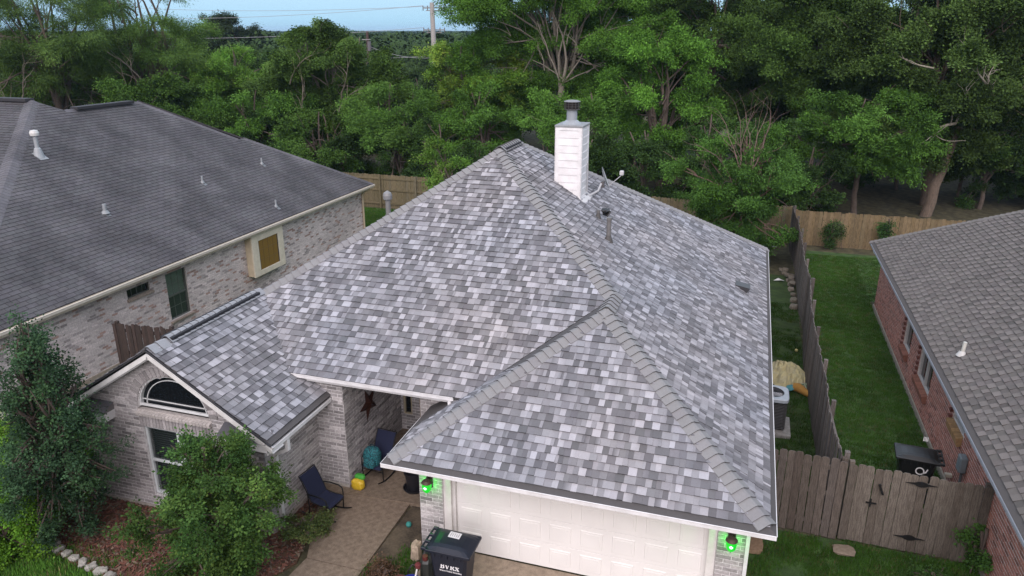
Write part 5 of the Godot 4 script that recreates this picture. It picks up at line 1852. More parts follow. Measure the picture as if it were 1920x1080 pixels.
func front_things() -> void:
	lantern(Vector3(-4.985, 1.52, -10.69), "green glowing wall lantern on the brick pillar left of garage door")
	lantern(Vector3(0.36, 1.52, -10.69), "green glowing wall lantern on the brick pillar right of garage door")
	var bin := wheelie_bin(Vector3(-4.19, 0.004, -9.82), PI / 2, "navy black wheeled bin with white sticker before the garage door", Color(0.010, 0.013, 0.024), true)
	var t1 := words("BVRx", 0.13, true)
	var o := put("lettering", t1, mats.white_print, bin)
	var side := Transform3D(Basis(Vector3.BACK, Vector3.UP, Vector3.LEFT) * Basis(Vector3.RIGHT, -0.08), Vector3(-0.2565, 0.70, 0.03))
	o.transform = side
	var t2 := words("Brazos Valley Recycling", 0.034, true)
	var o2 := put("lettering", t2, mats.white_print, bin)
	o2.transform = side * Transform3D(Basis(), Vector3(0.02, -0.085, 0.0))
	var paw := MB.new()
	for i in 4:
		disc(paw, Vector3(0.07 + i * 0.026, 0.075 + 0.006 * sin(i * 2.0), 0.0), 0.011, Color(0.7, 0.7, 0.7), 10)
	part("mark", paw, mats.plastic, bin).transform = side
	rocking_chair(Vector3(-7.46, 0.02, -11.05), PI / 2 - 0.12, "navy sling rocking chair at the mulch edge beside the path")
	rocking_chair(Vector3(-7.08, 0.06, -12.55), -0.1, "navy sling rocking chair on the porch holding a teal backpack")
	# backpack on the porch chair
	var bp := thing("backpack", "teal patterned backpack on the porch rocking chair", "backpack", Vector3(-7.14, 0.42, -12.44))
	var bm := MB.new()
	var n := FastNoiseLite.new()
	n.seed = 4
	n.frequency = 3.0
	var lump := func(mb: MB, c: Vector3, s: Vector3) -> void:
		var P := func(i: int, k: int) -> Vector3:
			var a := PI * i / 10.0
			var b := TAU * k / 16.0
			var d := Vector3(sin(a) * cos(b), cos(a), -sin(a) * sin(b))
			var q := d.sign() * Vector3(pow(absf(d.x), 0.7), pow(absf(d.y), 0.7), pow(absf(d.z), 0.7))
			return c + q * s * (1.0 + 0.12 * n.get_noise_3dv(c + d * 0.5))
		for i in 10:
			for k in 16:
				mb.quad_out(P.call(i, k), P.call(i + 1, k), P.call(i + 1, (k + 1) % 16), P.call(i, (k + 1) % 16), c, W)
	lump.call(bm, Vector3(-7.14, 0.60, -12.44), Vector3(0.2, 0.24, 0.12))
	part("bag", bm, mats.camo, bp)
	var pk := MB.new()
	lump.call(pk, Vector3(-7.14, 0.52, -12.3), Vector3(0.14, 0.12, 0.07))
	part("pocket", pk, mats.camo, bp)
	var hd := MB.new()
	hd.tube([Vector3(-7.2, 0.82, -12.46), Vector3(-7.18, 0.89, -12.46), Vector3(-7.1, 0.89, -12.46), Vector3(-7.08, 0.82, -12.46)], [0.012, 0.012, 0.012, 0.012], 6, Color(0.01, 0.03, 0.04))
	part("handle", hd, mats.cloth, bp)
	# toy sack by the corner
	rng.seed = 88
	var ty := thing("toy_sack", "yellow and green plastic sack slumped against the porch corner", "sack", Vector3(-7.26, 0.06, -12.02))
	var y1 := MB.new()
	lump.call(y1, Vector3(-7.27, 0.17, -11.98), Vector3(0.15, 0.13, 0.09))
	for i in y1.c.size():
		y1.c[i] = Color(0.62, 0.42, 0.03)
	part("sack", y1, mats.plastic, ty)
	var y2 := MB.new()
	lump.call(y2, Vector3(-7.25, 0.32, -12.05), Vector3(0.12, 0.06, 0.07))
	for i in y2.c.size():
		y2.c[i] = Color(0.06, 0.36, 0.05)
	part("sack_top", y2, mats.plastic, ty)
	# dark pot in the porch
	var pot := thing("plant_pot", "black round pot standing in a saucer on the porch floor", "pot", Vector3(-6.12, 0.06, -12.35))
	var pm := MB.new()
	pm.lathe([Vector2(0.0, 0.0), Vector2(0.15, 0.0), Vector2(0.2, 0.38), Vector2(0.22, 0.39), Vector2(0.22, 0.43), Vector2(0.18, 0.43), Vector2(0.17, 0.36), Vector2(0, 0.35)], 20, Color(0.012, 0.013, 0.016), Transform3D(Basis(), Vector3(-6.12, 0.07, -12.35)))
	part("pot", pm, mats.plastic, pot)
	var sm := MB.new()
	sm.lathe([Vector2(0, 0.0), Vector2(0.22, 0.0), Vector2(0.25, 0.05), Vector2(0.235, 0.05), Vector2(0.21, 0.012), Vector2(0, 0.012)], 20, Color(0.015, 0.015, 0.017), Transform3D(Basis(), Vector3(-6.12, 0.061, -12.35)))
	part("saucer", sm, mats.plastic, pot)
	# rusty star on the porch wall
	var star := thing("metal_star", "rusty brown five-pointed metal star hanging on the porch brick wall", "star", Vector3(-7.47, 1.2, -12.97))
	var st := MB.new()
	var c := Vector3(-7.47, 1.55, -13.02)
	var tip := c + Vector3(0.07, 0, 0)
	for i in 10:
		var a0 := PI / 2 + TAU * i / 10.0 + 0.35
		var a1 := PI / 2 + TAU * (i + 1) / 10.0 + 0.35
		var r0 := 0.42 if i % 2 == 0 else 0.17
		var r1 := 0.17 if i % 2 == 0 else 0.42
		var p0 := c + Vector3(0, sin(a0) * r0, -cos(a0) * r0)
		var p1 := c + Vector3(0, sin(a1) * r1, -cos(a1) * r1)
		st.tri(tip, p0, p1, Color(0.060, 0.024, 0.016))
		st.tri(c, p1, p0, Color(0.035, 0.015, 0.01))
	part("star", st, mats.iron, star)
	# fuel can, bucket with brush, rock, ball, dead plant beside the bin
	var can := thing("fuel_can", "dark grey plastic can with red cap behind the blue bucket", "can", Vector3(-4.72, 0, -9.85))
	var cm := MB.new()
	cm.cbox(Transform3D(Basis(Vector3.UP, 0.2), Vector3(-4.72, 0.3, -9.9)), Vector3(0.22, 0.56, 0.4), 0.06, Color(0.03, 0.032, 0.03))
	cm.tube([Vector3(-4.74, 0.6, -9.8), Vector3(-4.74, 0.68, -9.86), Vector3(-4.73, 0.68, -9.98), Vector3(-4.72, 0.6, -10.04)], [0.025, 0.025, 0.025, 0.025], 8, Color(0.03, 0.032, 0.03))
	part("body", cm, mats.plastic, can)
	var cp := MB.new()
	cp.lathe([Vector2(0.05, 0.58), Vector2(0.05, 0.66), Vector2(0, 0.665)], 14, Color(0.12, 0.03, 0.025), Transform3D(Basis(), Vector3(-4.70, 0, -9.76)))
	part("cap", cp, mats.plastic, can)
	var bk := thing("bucket", "blue plastic bucket with a red rag inside beside the bin", "bucket", Vector3(-4.83, 0.0, -9.42))
	var bm2 := MB.new()
	bm2.lathe([Vector2(0, 0.0), Vector2(0.12, 0.0), Vector2(0.15, 0.34), Vector2(0.165, 0.345), Vector2(0.165, 0.37), Vector2(0.142, 0.37), Vector2(0.115, 0.03), Vector2(0, 0.03)], 24, Color(0.018, 0.02, 0.22), Transform3D(Basis(), Vector3(-4.83, 0.0, -9.42)))
	part("pail", bm2, mats.plastic, bk)
	var rag := MB.new()
	lump.call(rag, Vector3(-4.83, 0.17, -9.42), Vector3(0.105, 0.06, 0.105))
	for i in rag.c.size():
		rag.c[i] = Color(0.42, 0.03, 0.04)
	part("rag", rag, mats.cloth, bk)
	var br := thing("brush", "white-handled brush with dark red head leaning in the blue bucket", "brush", Vector3(-4.8, 0.1, -9.42))
	var hm := MB.new()
	hm.tube([Vector3(-4.79, 0.16, -9.36), Vector3(-4.73, 0.62, -9.5)], [0.016, 0.016], 8, Color(0.7, 0.68, 0.66))
	part("handle", hm, mats.plastic, br)
	var hh := MB.new()
	hh.lathe([Vector2(0, -0.03), Vector2(0.045, -0.02), Vector2(0.055, 0.05), Vector2(0.03, 0.08), Vector2(0, 0.085)], 12, Color(0.12, 0.022, 0.02), Transform3D(Basis(), Vector3(-4.725, 0.62, -9.51)))
	part("head", hh, mats.cloth, br)
	var rk := rock(Vector3(-5.16, 0.0, -10.35), Vector3(0.085, 0.22, 0.11), Color(0.42, 0.34, 0.25), 130)
	tag(rk, "tall buff rock leaning at the foot of the left garage pillar", "rock")
	var ball := MB.new()
	ball.lathe([Vector2(0, -0.06), Vector2(0.045, -0.04), Vector2(0.06, 0), Vector2(0.045, 0.04), Vector2(0, 0.06)], 16, Color(0.04, 0.25, 0.22), Transform3D(Basis(), Vector3(-5.72, 0.055, -11.2)))
	tag(part("ball", ball, mats.plastic), "small teal ball on the bare soil beside the path", "ball")
	var tp := MB.new()
	tp.lathe([Vector2(0, 0.0), Vector2(0.09, 0.0), Vector2(0.14, 0.16), Vector2(0.15, 0.2), Vector2(0.13, 0.2), Vector2(0.12, 0.15), Vector2(0, 0.14)], 16, Color(0.10, 0.035, 0.025), Transform3D(Basis(), Vector3(-5.12, 0.0, -9.55)))
	tag(part("plant_pot", tp, mats.stone), "small dark terracotta pot left of the blue bucket", "pot")
	var hose := MB.new()
	hose.tube([Vector3(-5.0, 0.02, -9.65), Vector3(-5.02, 0.3, -9.7), Vector3(-4.95, 0.42, -9.75), Vector3(-4.86, 0.35, -9.8)], [0.014, 0.014, 0.014, 0.014], 8, Color(0.012, 0.012, 0.012))
	tag(part("hose", hose, mats.plastic), "short black hose arched between terracotta pot and can", "hose")
	# edging stones along the mulch bed
	rng.seed = 91
	var spots := [[-12.45, -9.15], [-12.25, -8.82], [-11.95, -8.62], [-11.75, -8.52], [-11.5, -8.47], [-11.25, -8.4], [-11.0, -8.36], [-10.75, -8.32], [-10.5, -8.28], [-10.25, -8.2]]
	for i in spots.size():
		var s := rock(Vector3(spots[i][0], 0.0, spots[i][1]), Vector3(rf(0.09, 0.14), 0.05, rf(0.07, 0.1)), Color(0.42, 0.41, 0.37) * rf(0.85, 1.1), 140 + i)
		s.rotation.y = rf(0, 3.0)
		tag(s, "pale grey edging stone of the mulch bed, %s from the left in its row" % ORDINAL[i], "stone", "edging stones of the mulch bed")
	var bb := MB.new()
	bb.lathe([Vector2(0, -0.06), Vector2(0.05, -0.04), Vector2(0.065, 0), Vector2(0.05, 0.04), Vector2(0, 0.06)], 14, Color(0.06, 0.32, 0.55), Transform3D(Basis(), Vector3(-9.75, 0.06, -9.55)))
	tag(part("ball", bb, mats.plastic), "small sky blue ball on the mulch between the two shrubs", "ball")
	var sp := MB.new()
	sp.cbox(Transform3D(Basis(Vector3.UP, 0.3), Vector3(-16.5, -0.2, -11.75)), Vector3(0.9, 0.06, 0.36), 0.015, Color(0.22, 0.10, 0.07))
	sp.cbox(Transform3D(Basis(Vector3.UP, 0.3), Vector3(-16.45, -0.16, -11.58)), Vector3(0.9, 0.08, 0.04), 0.012, Color(0.24, 0.11, 0.08))
	sp.cbox(Transform3D(Basis(Vector3.UP, 0.3), Vector3(-16.55, -0.16, -11.92)), Vector3(0.9, 0.08, 0.04), 0.012, Color(0.24, 0.11, 0.08))
	tag(part("splash_block", sp, mats.concrete), "reddish splash block under the left house downspout", "splash block")
	# satellite dish beside the chimney
	var dish := thing("satellite_dish", "grey satellite dish with white receiver arm beside the chimney", "satellite dish", Vector3(-3.9, 5.25, -19.6))
	var foot := MB.new()
	foot.tube([Vector3(-3.95, 5.2, -18.95), Vector3(-3.72, 5.32, -19.25), Vector3(-3.66, 5.5, -19.35)], [0.03, 0.03, 0.03], 10, Color(0.42, 0.43, 0.44))
	foot.box(Transform3D(Basis(), Vector3(-3.64, 5.46, -19.45)), Vector3(0.08, 0.16, 0.12), Color(0.12, 0.11, 0.11))
	part("mount", foot, mats.plastic, dish)
	var dm := MB.new()
	var ax := Vector3(0.92, 0.36, -0.18).normalized()
	var uu := ax.cross(Vector3.UP).normalized()
	var vv := uu.cross(ax)
	var dc := Vector3(-3.64, 5.62, -19.6)
	for i in 5:
		for k in 24:
			var q := []
			for e in [[i, k], [i + 1, k], [i + 1, k + 1], [i, k + 1]]:
				var r: float = 0.26 * e[0] / 5.0
				var a: float = TAU * e[1] / 24.0
				q.append(dc + uu * cos(a) * r + vv * sin(a) * r * 1.1 + ax * (r * r * 0.7))
			dm.quad(q[0], q[1], q[2], q[3], Color(0.42, 0.44, 0.45))
			dm.quad(q[3] - ax * 0.012, q[2] - ax * 0.012, q[1] - ax * 0.012, q[0] - ax * 0.012, Color(0.42, 0.44, 0.45))
	part("reflector", dm, mats.plastic, dish)
	var arm := MB.new()
	arm.tube([dc - vv * 0.26 + ax * 0.05, dc + ax * 0.46 - vv * 0.1], [0.011, 0.011], 8, Color(0.4, 0.4, 0.41))
	arm.cbox(Transform3D(Basis(), dc + ax * 0.5 + Vector3(0, -0.05, 0)), Vector3(0.11, 0.13, 0.11), 0.02, Color(0.5, 0.5, 0.5))
	part("receiver_arm", arm, mats.plastic, dish)

# ------------------------------------------------------------------ trees
var sprigs := {}

# a twig with leaves on both sides, growing along +y, leaf faces mostly towards +z
func sprig(style: String) -> Array:
	if sprigs.has(style):
		return sprigs[style]
	var out := []
	# [reach, leaves, leaf length, half width, spread along y]
	var spec: Array = {"broad": [0.27, 26, 0.105, 0.030, 1.2], "willow": [0.22, 30, 0.12, 0.012, 2.6], "oak": [0.25, 26, 0.10, 0.034, 1.0], "small": [0.10, 26, 0.036, 0.013, 1.3]}[style]
	for v in 3:
		rng.seed = hash(style) % 10000 + v
		var mb := MB.new()
		for i in int(spec[1]):
			var reach: float = spec[0]
			var tall: float = spec[4]
			var o := Vector3(rng.randfn() * 0.55, rng.randfn() * 0.5 * tall, rng.randfn() * 0.32) * reach
			var d := (o.normalized() + Vector3(rf(-1, 1), rf(-0.8, 1), rf(-0.9, 0.6)) * 0.9).normalized()
			if style == "willow":
				d = (d * 0.5 + Vector3(0, 0.9, 0)).normalized()
			var l: float = spec[2] * rf(0.7, 1.25)
			var w: float = spec[3] * rf(0.8, 1.25)
			var x := d.cross(Vector3(rf(-0.7, 0.7), rf(-0.5, 0.5), 1)).normalized()
			var k := x.cross(d)
			var m := o + d * l * 0.45 - k * l * 0.06
			var tip := o + d * l - k * l * rf(0.05, 0.35)
			mb.tri(o, m + x * w, tip, W)
			mb.tri(o, tip, m - x * w, W)
		out.append(mb.done())
	sprigs[style] = out
	return out

# style, colours (linear), clumps: [centre (relative), radius]; returns nothing, the crown is one part in three leafy sorts of twig
func crown(t: Node3D, at: Vector3, clumps: Array, style: String, col: Color, tip: Color, per: float, size: float, squash := 0.75, called := "crown") -> void:
	var meshes := sprig(style)
	var tr: Array[Transform3D] = []
	var cs: Array[Color] = []
	for c in clumps:
		var ctr: Vector3 = c[0]
		var r: float = c[1]
		var n := int(per * 2.3 * r * r)
		var hue := rf(0.7, 1.3)
		var yel := rf(0.0, 0.5)
		var out := Vector3(ctr.x, 0, ctr.z).normalized()
		var arms := 5 + int(r * 2.5)
		var dirs := []
		for i in arms:
			var v := Vector3(rng.randfn(), rng.randfn() * 0.9 + 0.25, rng.randfn()).normalized() * Vector3(1, squash, 1) + out * 0.3
			dirs.append(v * r * rf(0.55, 1.4))
		for i in n:
			var v: Vector3 = dirs[rng.randi() % arms]
			var along := pow(rng.randf(), 0.62)
			var d := Vector3(rng.randfn(), rng.randfn() * 0.55, rng.randfn())
			var p := ctr + v * along + d * r * (0.10 + 0.12 * (1.0 - along))
			if p.y < 0.05:
				continue
			d = d.normalized()
			if style == "willow":
				p.y -= along * along * r * 0.15
			var y := (v.normalized() * 0.9 + d * 0.45 + Vector3(rng.randfn(), rng.randfn(), rng.randfn()) * 0.4).normalized()
			if style == "willow":
				y = (y * 0.9 + Vector3(0, -0.2, 0)).normalized()
			var z := (Vector3(0, 1.1, 0) + d * 0.5 + Vector3(rng.randfn(), rng.randfn(), rng.randfn()) * 0.35)
			var x := y.cross(z).normalized()
			z = x.cross(y)
			tr.append(Transform3D(Basis(x, y, z).scaled(Vector3.ONE * size * rf(0.75, 1.25)), at + p))
			var f := hue * rf(0.7, 1.3)
			var q := col.lerp(tip, clampf(yel * rf(0.2, 1.4) + (0.5 if rng.randf() < 0.06 else 0.0), 0.0, 1.0))
			cs.append(Color(q.r * f, q.g * f, q.b * f))
	scatter(called, meshes[rng.randi() % 3], mats.leaf, tr, cs, t).set_meta("kind", "stuff")

func limb(mb: MB, a: Vector3, b: Vector3, r0: float, r1: float, col: Color, bend := 0.12) -> void:
	var n := 6
	var pts := []
	var rad := []
	var l := (b - a).length()
	var off := Vector3(rf(-1, 1), rf(-0.2, 0.8), rf(-1, 1)) * l * bend
	for i in n + 1:
		var t := float(i) / n
		pts.append(a.lerp(b, t) + off * sin(PI * t) + Vector3(rf(-1, 1), rf(-1, 1), rf(-1, 1)) * l * 0.012 * (1.0 if i > 0 and i < n else 0.0))
		rad.append(lerpf(r0, r1, t))
	mb.tube(pts, rad, 6, col)

# spec: called, label, x, z, height, radius, crown bottom, style, colour, tip, clump count, twig density, twig size, bark, group, seed
func tree(s: Dictionary) -> Node3D:
	rng.seed = s.seed
	var at := Vector3(s.x, -0.03, s.z)
	var t := thing(s.get("called", "broadleaf_tree"), s.label, s.get("cat", "tree"), at, s.get("group", ""))
	var mb := MB.new()
	var h: float = s.h
	var rx: float = s.r
	var b: float = s.bottom
	var lean := Vector3(rf(-0.4, 0.4), 0, rf(-0.4, 0.4))
	var tr0: float = s.get("trunk", 0.028 * h)
	var fork := at + lean * 0.5 + Vector3(0, maxf(b * 0.9, h * 0.28), 0)
	limb(mb, at - Vector3(0, 0.2, 0), fork, tr0, tr0 * 0.72, s.bark, 0.04)
	var clumps := []
	var n: int = s.n
	var cy := (h + b) * 0.5
	var ry := (h - b) * 0.5
	var gap: Vector3 = s.get("gap", Vector3.ZERO)
	var tries := 0
	while clumps.size() < n and tries < n * 12:
		tries += 1
		var d := Vector3(rng.randfn(), rng.randfn(), rng.randfn()).normalized()
		var rr := pow(rng.randf(), 0.42)
		var k := 1.0
		if d.y < 0.0: k = s.get("belly", 1.0)
		var wob := rf(0.66, 1.18)
		if s.has("cone"):
			var up := clampf(d.y * rr * 0.5 + 0.5, 0.0, 1.0)
			k *= lerpf(0.95, 0.14, pow(up, 1.5))
		var p := Vector3(d.x * rx * rr * wob * k, cy + d.y * ry * rr, d.z * rx * rr * wob * k) + lean
		var cr: float = rx * s.get("clump", 0.27) * rf(0.55, 1.35)
		p.y = minf(p.y, h - cr * 0.6)
		if gap != Vector3.ZERO and rr > 0.35 and d.dot(gap) > 0.72:
			continue
		var ok := true
		for c in clumps:
			if (c[0] - p).length() < (c[1] + cr) * 0.42:
				ok = false
				break
		if ok:
			clumps.append([p, cr])
	# a few main limbs, from which the clumps' branches start
	var mains := []
	var nm := 5 + int(h * 0.25)
	for i in nm:
		var a := TAU * (i + rf(0.0, 0.6)) / nm
		var top := at + lean + Vector3(cos(a) * rx * rf(0.2, 0.5), b + (h - b) * rf(0.5, 0.9), sin(a) * rx * rf(0.2, 0.5))
		if s.has("cone"):
			top = at + lean * 0.5 + Vector3(cos(a) * rx * 0.16, h * rf(0.5, 0.8), sin(a) * rx * 0.16)
		if i == 0: top = at + lean + Vector3(0, h * 0.92, 0)
		limb(mb, fork, top, tr0 * 0.55, 0.035, s.bark, 0.1)
		mains.append(top)
	for c in clumps:
		var e: Vector3 = at + c[0]
		var best: Vector3 = mains[0]
		for m in mains:
			if (m - e).length() < (best - e).length(): best = m
		var f := rf(0.35, 0.8)
		limb(mb, fork.lerp(best, f), e, tr0 * 0.2, 0.015, s.bark, 0.15)
		for j in 2:
			limb(mb, fork.lerp(best, f).lerp(e, 0.6), e + Vector3(rf(-1, 1), rf(-0.6, 1), rf(-1, 1)) * c[1] * 0.9, 0.022, 0.007, s.bark, 0.15)
	part("trunk", mb, mats.bark, t)
	crown(t, at, clumps, s.style, s.col, s.tip, s.per, s.get("size", 1.0), s.get("squash", 0.62))
	return t

func dead_branch(t: Node3D, a: Vector3, d: Vector3, l: float, r: float, col: Color, depth: int, sd: int) -> void:
	rng.seed = sd
	var mb := MB.new()
	twig(mb, a, d.normalized(), l, r, col, depth)
	part("bare_branch", mb, mats.bark, t)

func twig(mb: MB, a: Vector3, d: Vector3, l: float, r: float, col: Color, depth: int) -> void:
	var pts := [a]
	var rad := [r]
	var p := a
	var q := d
	var n := 6
	for i in n:
		q = (q + Vector3(rf(-1, 1), rf(-0.7, 0.9), rf(-1, 1)) * 0.32).normalized()
		p += q * l / n
		pts.append(p)
		rad.append(lerpf(r, r * 0.3, (i + 1.0) / n))
		if depth > 0 and i > 0:
			twig(mb, p, (q + Vector3(rf(-1, 1), rf(-0.6, 1.0), rf(-1, 1)) * 0.9).normalized(), l * rf(0.3, 0.55), rad[rad.size() - 1] * 0.65, col, depth - 1)
	mb.tube(pts, rad, 5, col)

const ORDINAL := ["first", "second", "third", "fourth", "fifth", "sixth", "seventh", "eighth", "ninth", "tenth", "eleventh", "twelfth", "thirteenth", "fourteenth", "fifteenth", "sixteenth", "seventeenth", "eighteenth", "nineteenth", "twentieth", "twenty-first", "twenty-second", "twenty-third", "twenty-fourth", "twenty-fifth"]

# place of spot i counted from the left as seen from the camera
func from_left(spots: Array, i: int) -> String:
	var turn := Basis(Vector3.UP, deg_to_rad(-17.64))
	var at := func(q: Array) -> float:
		var p: Vector3 = turn * Vector3(q[0], 0, q[1])
		return p.x / -p.z
	var k := 0
	for q in spots:
		if at.call(q) < at.call(spots[i]): k += 1
	return ORDINAL[k]

func trees() -> void:
	var brown := Color(0.13, 0.105, 0.085)
	var pale := Color(0.23, 0.205, 0.165)
	var dk := Color(0.056, 0.108, 0.022)
	var mid := Color(0.066, 0.145, 0.026)
	var lit := Color(0.090, 0.208, 0.028)
	var yellow := Color(0.13, 0.18, 0.04)
	var olive := Color(0.080, 0.138, 0.030)
	var g := "tall trees behind the back fences"
	var list := [
		{"label": "airy olive tree with thin drooping leaves at the far left edge", "x": -44.0, "z": -39.0, "h": 13.5, "r": 5.6, "bottom": 1.5, "style": "willow", "col": Color(0.068, 0.125, 0.03), "tip": Color(0.11, 0.18, 0.04), "n": 50, "per": 33.0, "size": 1.2, "bark": brown},
		{"label": "airy drooping tree with sky showing through, second from the left edge", "x": -41.2, "z": -44.5, "h": 14.0, "r": 5.0, "bottom": 2.0, "style": "willow", "col": Color(0.072, 0.14, 0.03), "tip": Color(0.11, 0.19, 0.035), "n": 48, "per": 31.0, "size": 1.2, "bark": brown},
		{"label": "dark leafy tree below the drooping trees behind the left roof", "x": -36.5, "z": -40.5, "h": 6.6, "r": 4.2, "bottom": 0.3, "style": "oak", "col": dk, "tip": mid, "n": 34, "per": 90.0, "size": 1.1, "bark": brown},
		{"label": "bright green bushy tree right of the drooping trees", "x": -36.5, "z": -47.5, "h": 8.7, "r": 4.0, "bottom": 0.5, "style": "broad", "col": lit, "tip": yellow, "n": 36, "per": 80.0, "size": 1.0, "bark": brown},
		{"label": "dark oak with bare grey limbs showing left of the utility poles", "x": -26.6, "z": -44.5, "h": 9.9, "r": 4.8, "bottom": 1.6, "style": "oak", "col": dk, "tip": olive, "n": 44, "per": 85.0, "size": 1.1, "bark": pale, "gap": Vector3(0.2, -0.1, 0.97)},
		{"label": "rounded green tree in front of the dark oak on its left", "x": -29.6, "z": -40.2, "h": 6.4, "r": 3.3, "bottom": 0.2, "style": "broad", "col": mid, "tip": lit, "n": 28, "per": 85.0, "bark": brown},
		{"label": "low dense green tree above the olive fence left of the chimney", "x": -20.6, "z": -41.5, "h": 6.9, "r": 3.5, "bottom": 0.2, "style": "broad", "col": mid, "tip": olive, "n": 30, "per": 85.0, "bark": brown},
		{"label": "dark round shrub-like tree right behind the olive fence", "x": -24.6, "z": -39.8, "h": 5.2, "r": 3.0, "bottom": 0.1, "style": "oak", "col": dk, "tip": mid, "n": 26, "per": 85.0, "size": 1.05, "bark": brown},
		{"label": "bright yellowish green tree just right of the pale utility pole", "x": -17.8, "z": -47.5, "h": 9.4, "r": 3.7, "bottom": 0.6, "style": "broad", "col": lit, "tip": Color(0.22, 0.25, 0.04), "n": 36, "per": 82.0, "bark": brown},
		{"label": "mid green tree in front of the yellowish tree left of the chimney", "x": -15.6, "z": -43.0, "h": 6.4, "r": 3.2, "bottom": 0.2, "style": "broad", "col": mid, "tip": lit, "n": 28, "per": 85.0, "bark": brown},
		{"label": "tallest tree with pale forked trunk and open limbs behind the chimney", "x": -12.2, "z": -50.0, "h": 16.0, "r": 7.0, "bottom": 3.2, "style": "broad", "col": Color(0.068, 0.150, 0.022), "tip": lit, "n": 74, "per": 62.0, "bark": pale, "gap": Vector3(-0.05, -0.35, 0.93), "clump": 0.24, "trunk": 0.34},
		{"label": "bright fresh green tree right of the chimney", "x": -4.9, "z": -44.0, "h": 9.5, "r": 3.4, "bottom": 0.5, "style": "broad", "col": lit, "tip": Color(0.07, 0.17, 0.03), "n": 36, "per": 85.0, "bark": brown},
		{"label": "lower mid green tree directly behind the chimney on its right", "x": -8.6, "z": -42.5, "h": 6.6, "r": 3.2, "bottom": 0.2, "style": "broad", "col": mid, "tip": lit, "n": 28, "per": 85.0, "bark": brown},
		{"label": "tall dark tree rising behind the bright tree right of the chimney", "x": -3.4, "z": -56.0, "h": 14.2, "r": 5.2, "bottom": 2.0, "style": "oak", "col": dk, "tip": olive, "n": 50, "per": 75.0, "size": 1.25, "bark": brown},
		{"label": "dark leafy oak in the middle of the right-hand tree wall", "x": 3.0, "z": -51.0, "h": 13.6, "r": 5.2, "bottom": 1.4, "style": "oak", "col": dk, "tip": olive, "n": 52, "per": 78.0, "size": 1.2, "bark": brown},
		{"label": "big spreading oak with pale dead branches at the upper right", "x": 9.8, "z": -46.5, "h": 13.6, "r": 5.4, "bottom": 1.4, "style": "oak", "col": Color(0.054, 0.094, 0.024), "tip": olive, "n": 56, "per": 72.0, "size": 1.15, "bark": Color(0.15, 0.115, 0.09), "trunk": 0.34},
		{"label": "oak partly cut off by the right edge above the brown roof", "x": 17.2, "z": -48.0, "h": 13.8, "r": 5.2, "bottom": 2.0, "style": "oak", "col": Color(0.054, 0.094, 0.024), "tip": olive, "n": 48, "per": 72.0, "size": 1.2, "bark": brown},
		{"label": "lighter leafy tree spreading in front of the dark oaks above the golden fence", "x": 5.6, "z": -41.5, "h": 6.7, "r": 3.3, "bottom": 2.3, "style": "broad", "col": Color(0.062, 0.135, 0.024), "tip": lit, "n": 30, "per": 80.0, "bark": brown},
		{"label": "small young tree with bare reddish stems inside the middle yard", "x": -0.3, "z": -32.6, "h": 5.7, "r": 2.6, "bottom": 0.0, "style": "broad", "col": Color(0.052, 0.115, 0.026), "tip": lit, "n": 56, "per": 95.0, "size": 0.75, "bark": Color(0.17, 0.11, 0.09)},
		{"label": "little bright bush-like tree peeking over the roof left of the chimney", "x": -13.2, "z": -32.5, "h": 4.7, "r": 1.5, "bottom": 0.3, "style": "broad", "col": lit, "tip": yellow, "n": 16, "per": 110.0, "size": 0.8, "bark": brown},
	]
	for i in list.size():
		var s: Dictionary = list[i]
		s.seed = 1000 + i * 7
		var t := tree(s)
		if i == 15:
			var tk := MB.new()
			rng.seed = 700
			limb(tk, Vector3(9.3, -0.2, -43.6), Vector3(10.3, 4.6, -44.4), 0.33, 0.25, Color(0.17, 0.13, 0.10), 0.04)
			part("lower_trunk", tk, mats.bark, t)
			var grey := Color(0.36, 0.33, 0.27)
			dead_branch(t, Vector3(11.4, 5.9, -42.4), Vector3(-1.0, 0.55, 0.25), 3.0, 0.10, grey, 2, 701)
			dead_branch(t, Vector3(11.4, 5.9, -42.4), Vector3(0.9, 0.5, 0.25), 2.6, 0.10, grey, 2, 702)
			dead_branch(t, Vector3(9.6, 5.0, -42.2), Vector3(-1.0, -0.35, 0.3), 3.0, 0.08, grey, 1, 703)
			dead_branch(t, Vector3(9.6, 5.0, -42.2), Vector3(0.1, 1.0, 0.3), 2.0, 0.06, grey, 1, 704)
			dead_branch(t, Vector3(8.2, 7.6, -42.2), Vector3(-0.9, 0.3, 0.3), 2.2, 0.05, grey, 1, 705)
		if i == 18:
			for k in 7:
				dead_branch(t, Vector3(-0.5 + 0.12 * k, 3.4, -31.2), Vector3(-0.25 + 0.08 * k, 1.0, 0.12), 3.1, 0.026, Color(0.22, 0.15, 0.13), 1, 740 + k)
		if i == 10:
			var fork := Vector3(-11.5, 6.1, -46.4)
			var ends := [[-13.2, 9.9, -46.6, 0.07], [-12.1, 10.4, -46.2, 0.11], [-11.0, 10.2, -46.0, 0.10], [-9.8, 9.2, -46.2, 0.07], [-8.9, 7.4, -46.2, 0.045], [-13.4, 7.6, -46.4, 0.04]]
			rng.seed = 760
			var bm := MB.new()
			limb(bm, Vector3(-11.75, -0.1, -46.6), fork, 0.26, 0.19, pale, 0.03)
			for e in ends:
				var q := Vector3(e[0], e[1], e[2])
				limb(bm, fork + Vector3(rf(-0.06, 0.06), rf(-0.9, 0.5), 0), q, e[3], 0.018, pale, 0.12)
				twig(bm, fork.lerp(q, 0.6), (q - fork).normalized() + Vector3(rf(-0.6, 0.6), 0.2, rf(-0.2, 0.3)), 1.6, 0.04, pale, 1)
			part("forked_limb", bm, mats.bark, t)
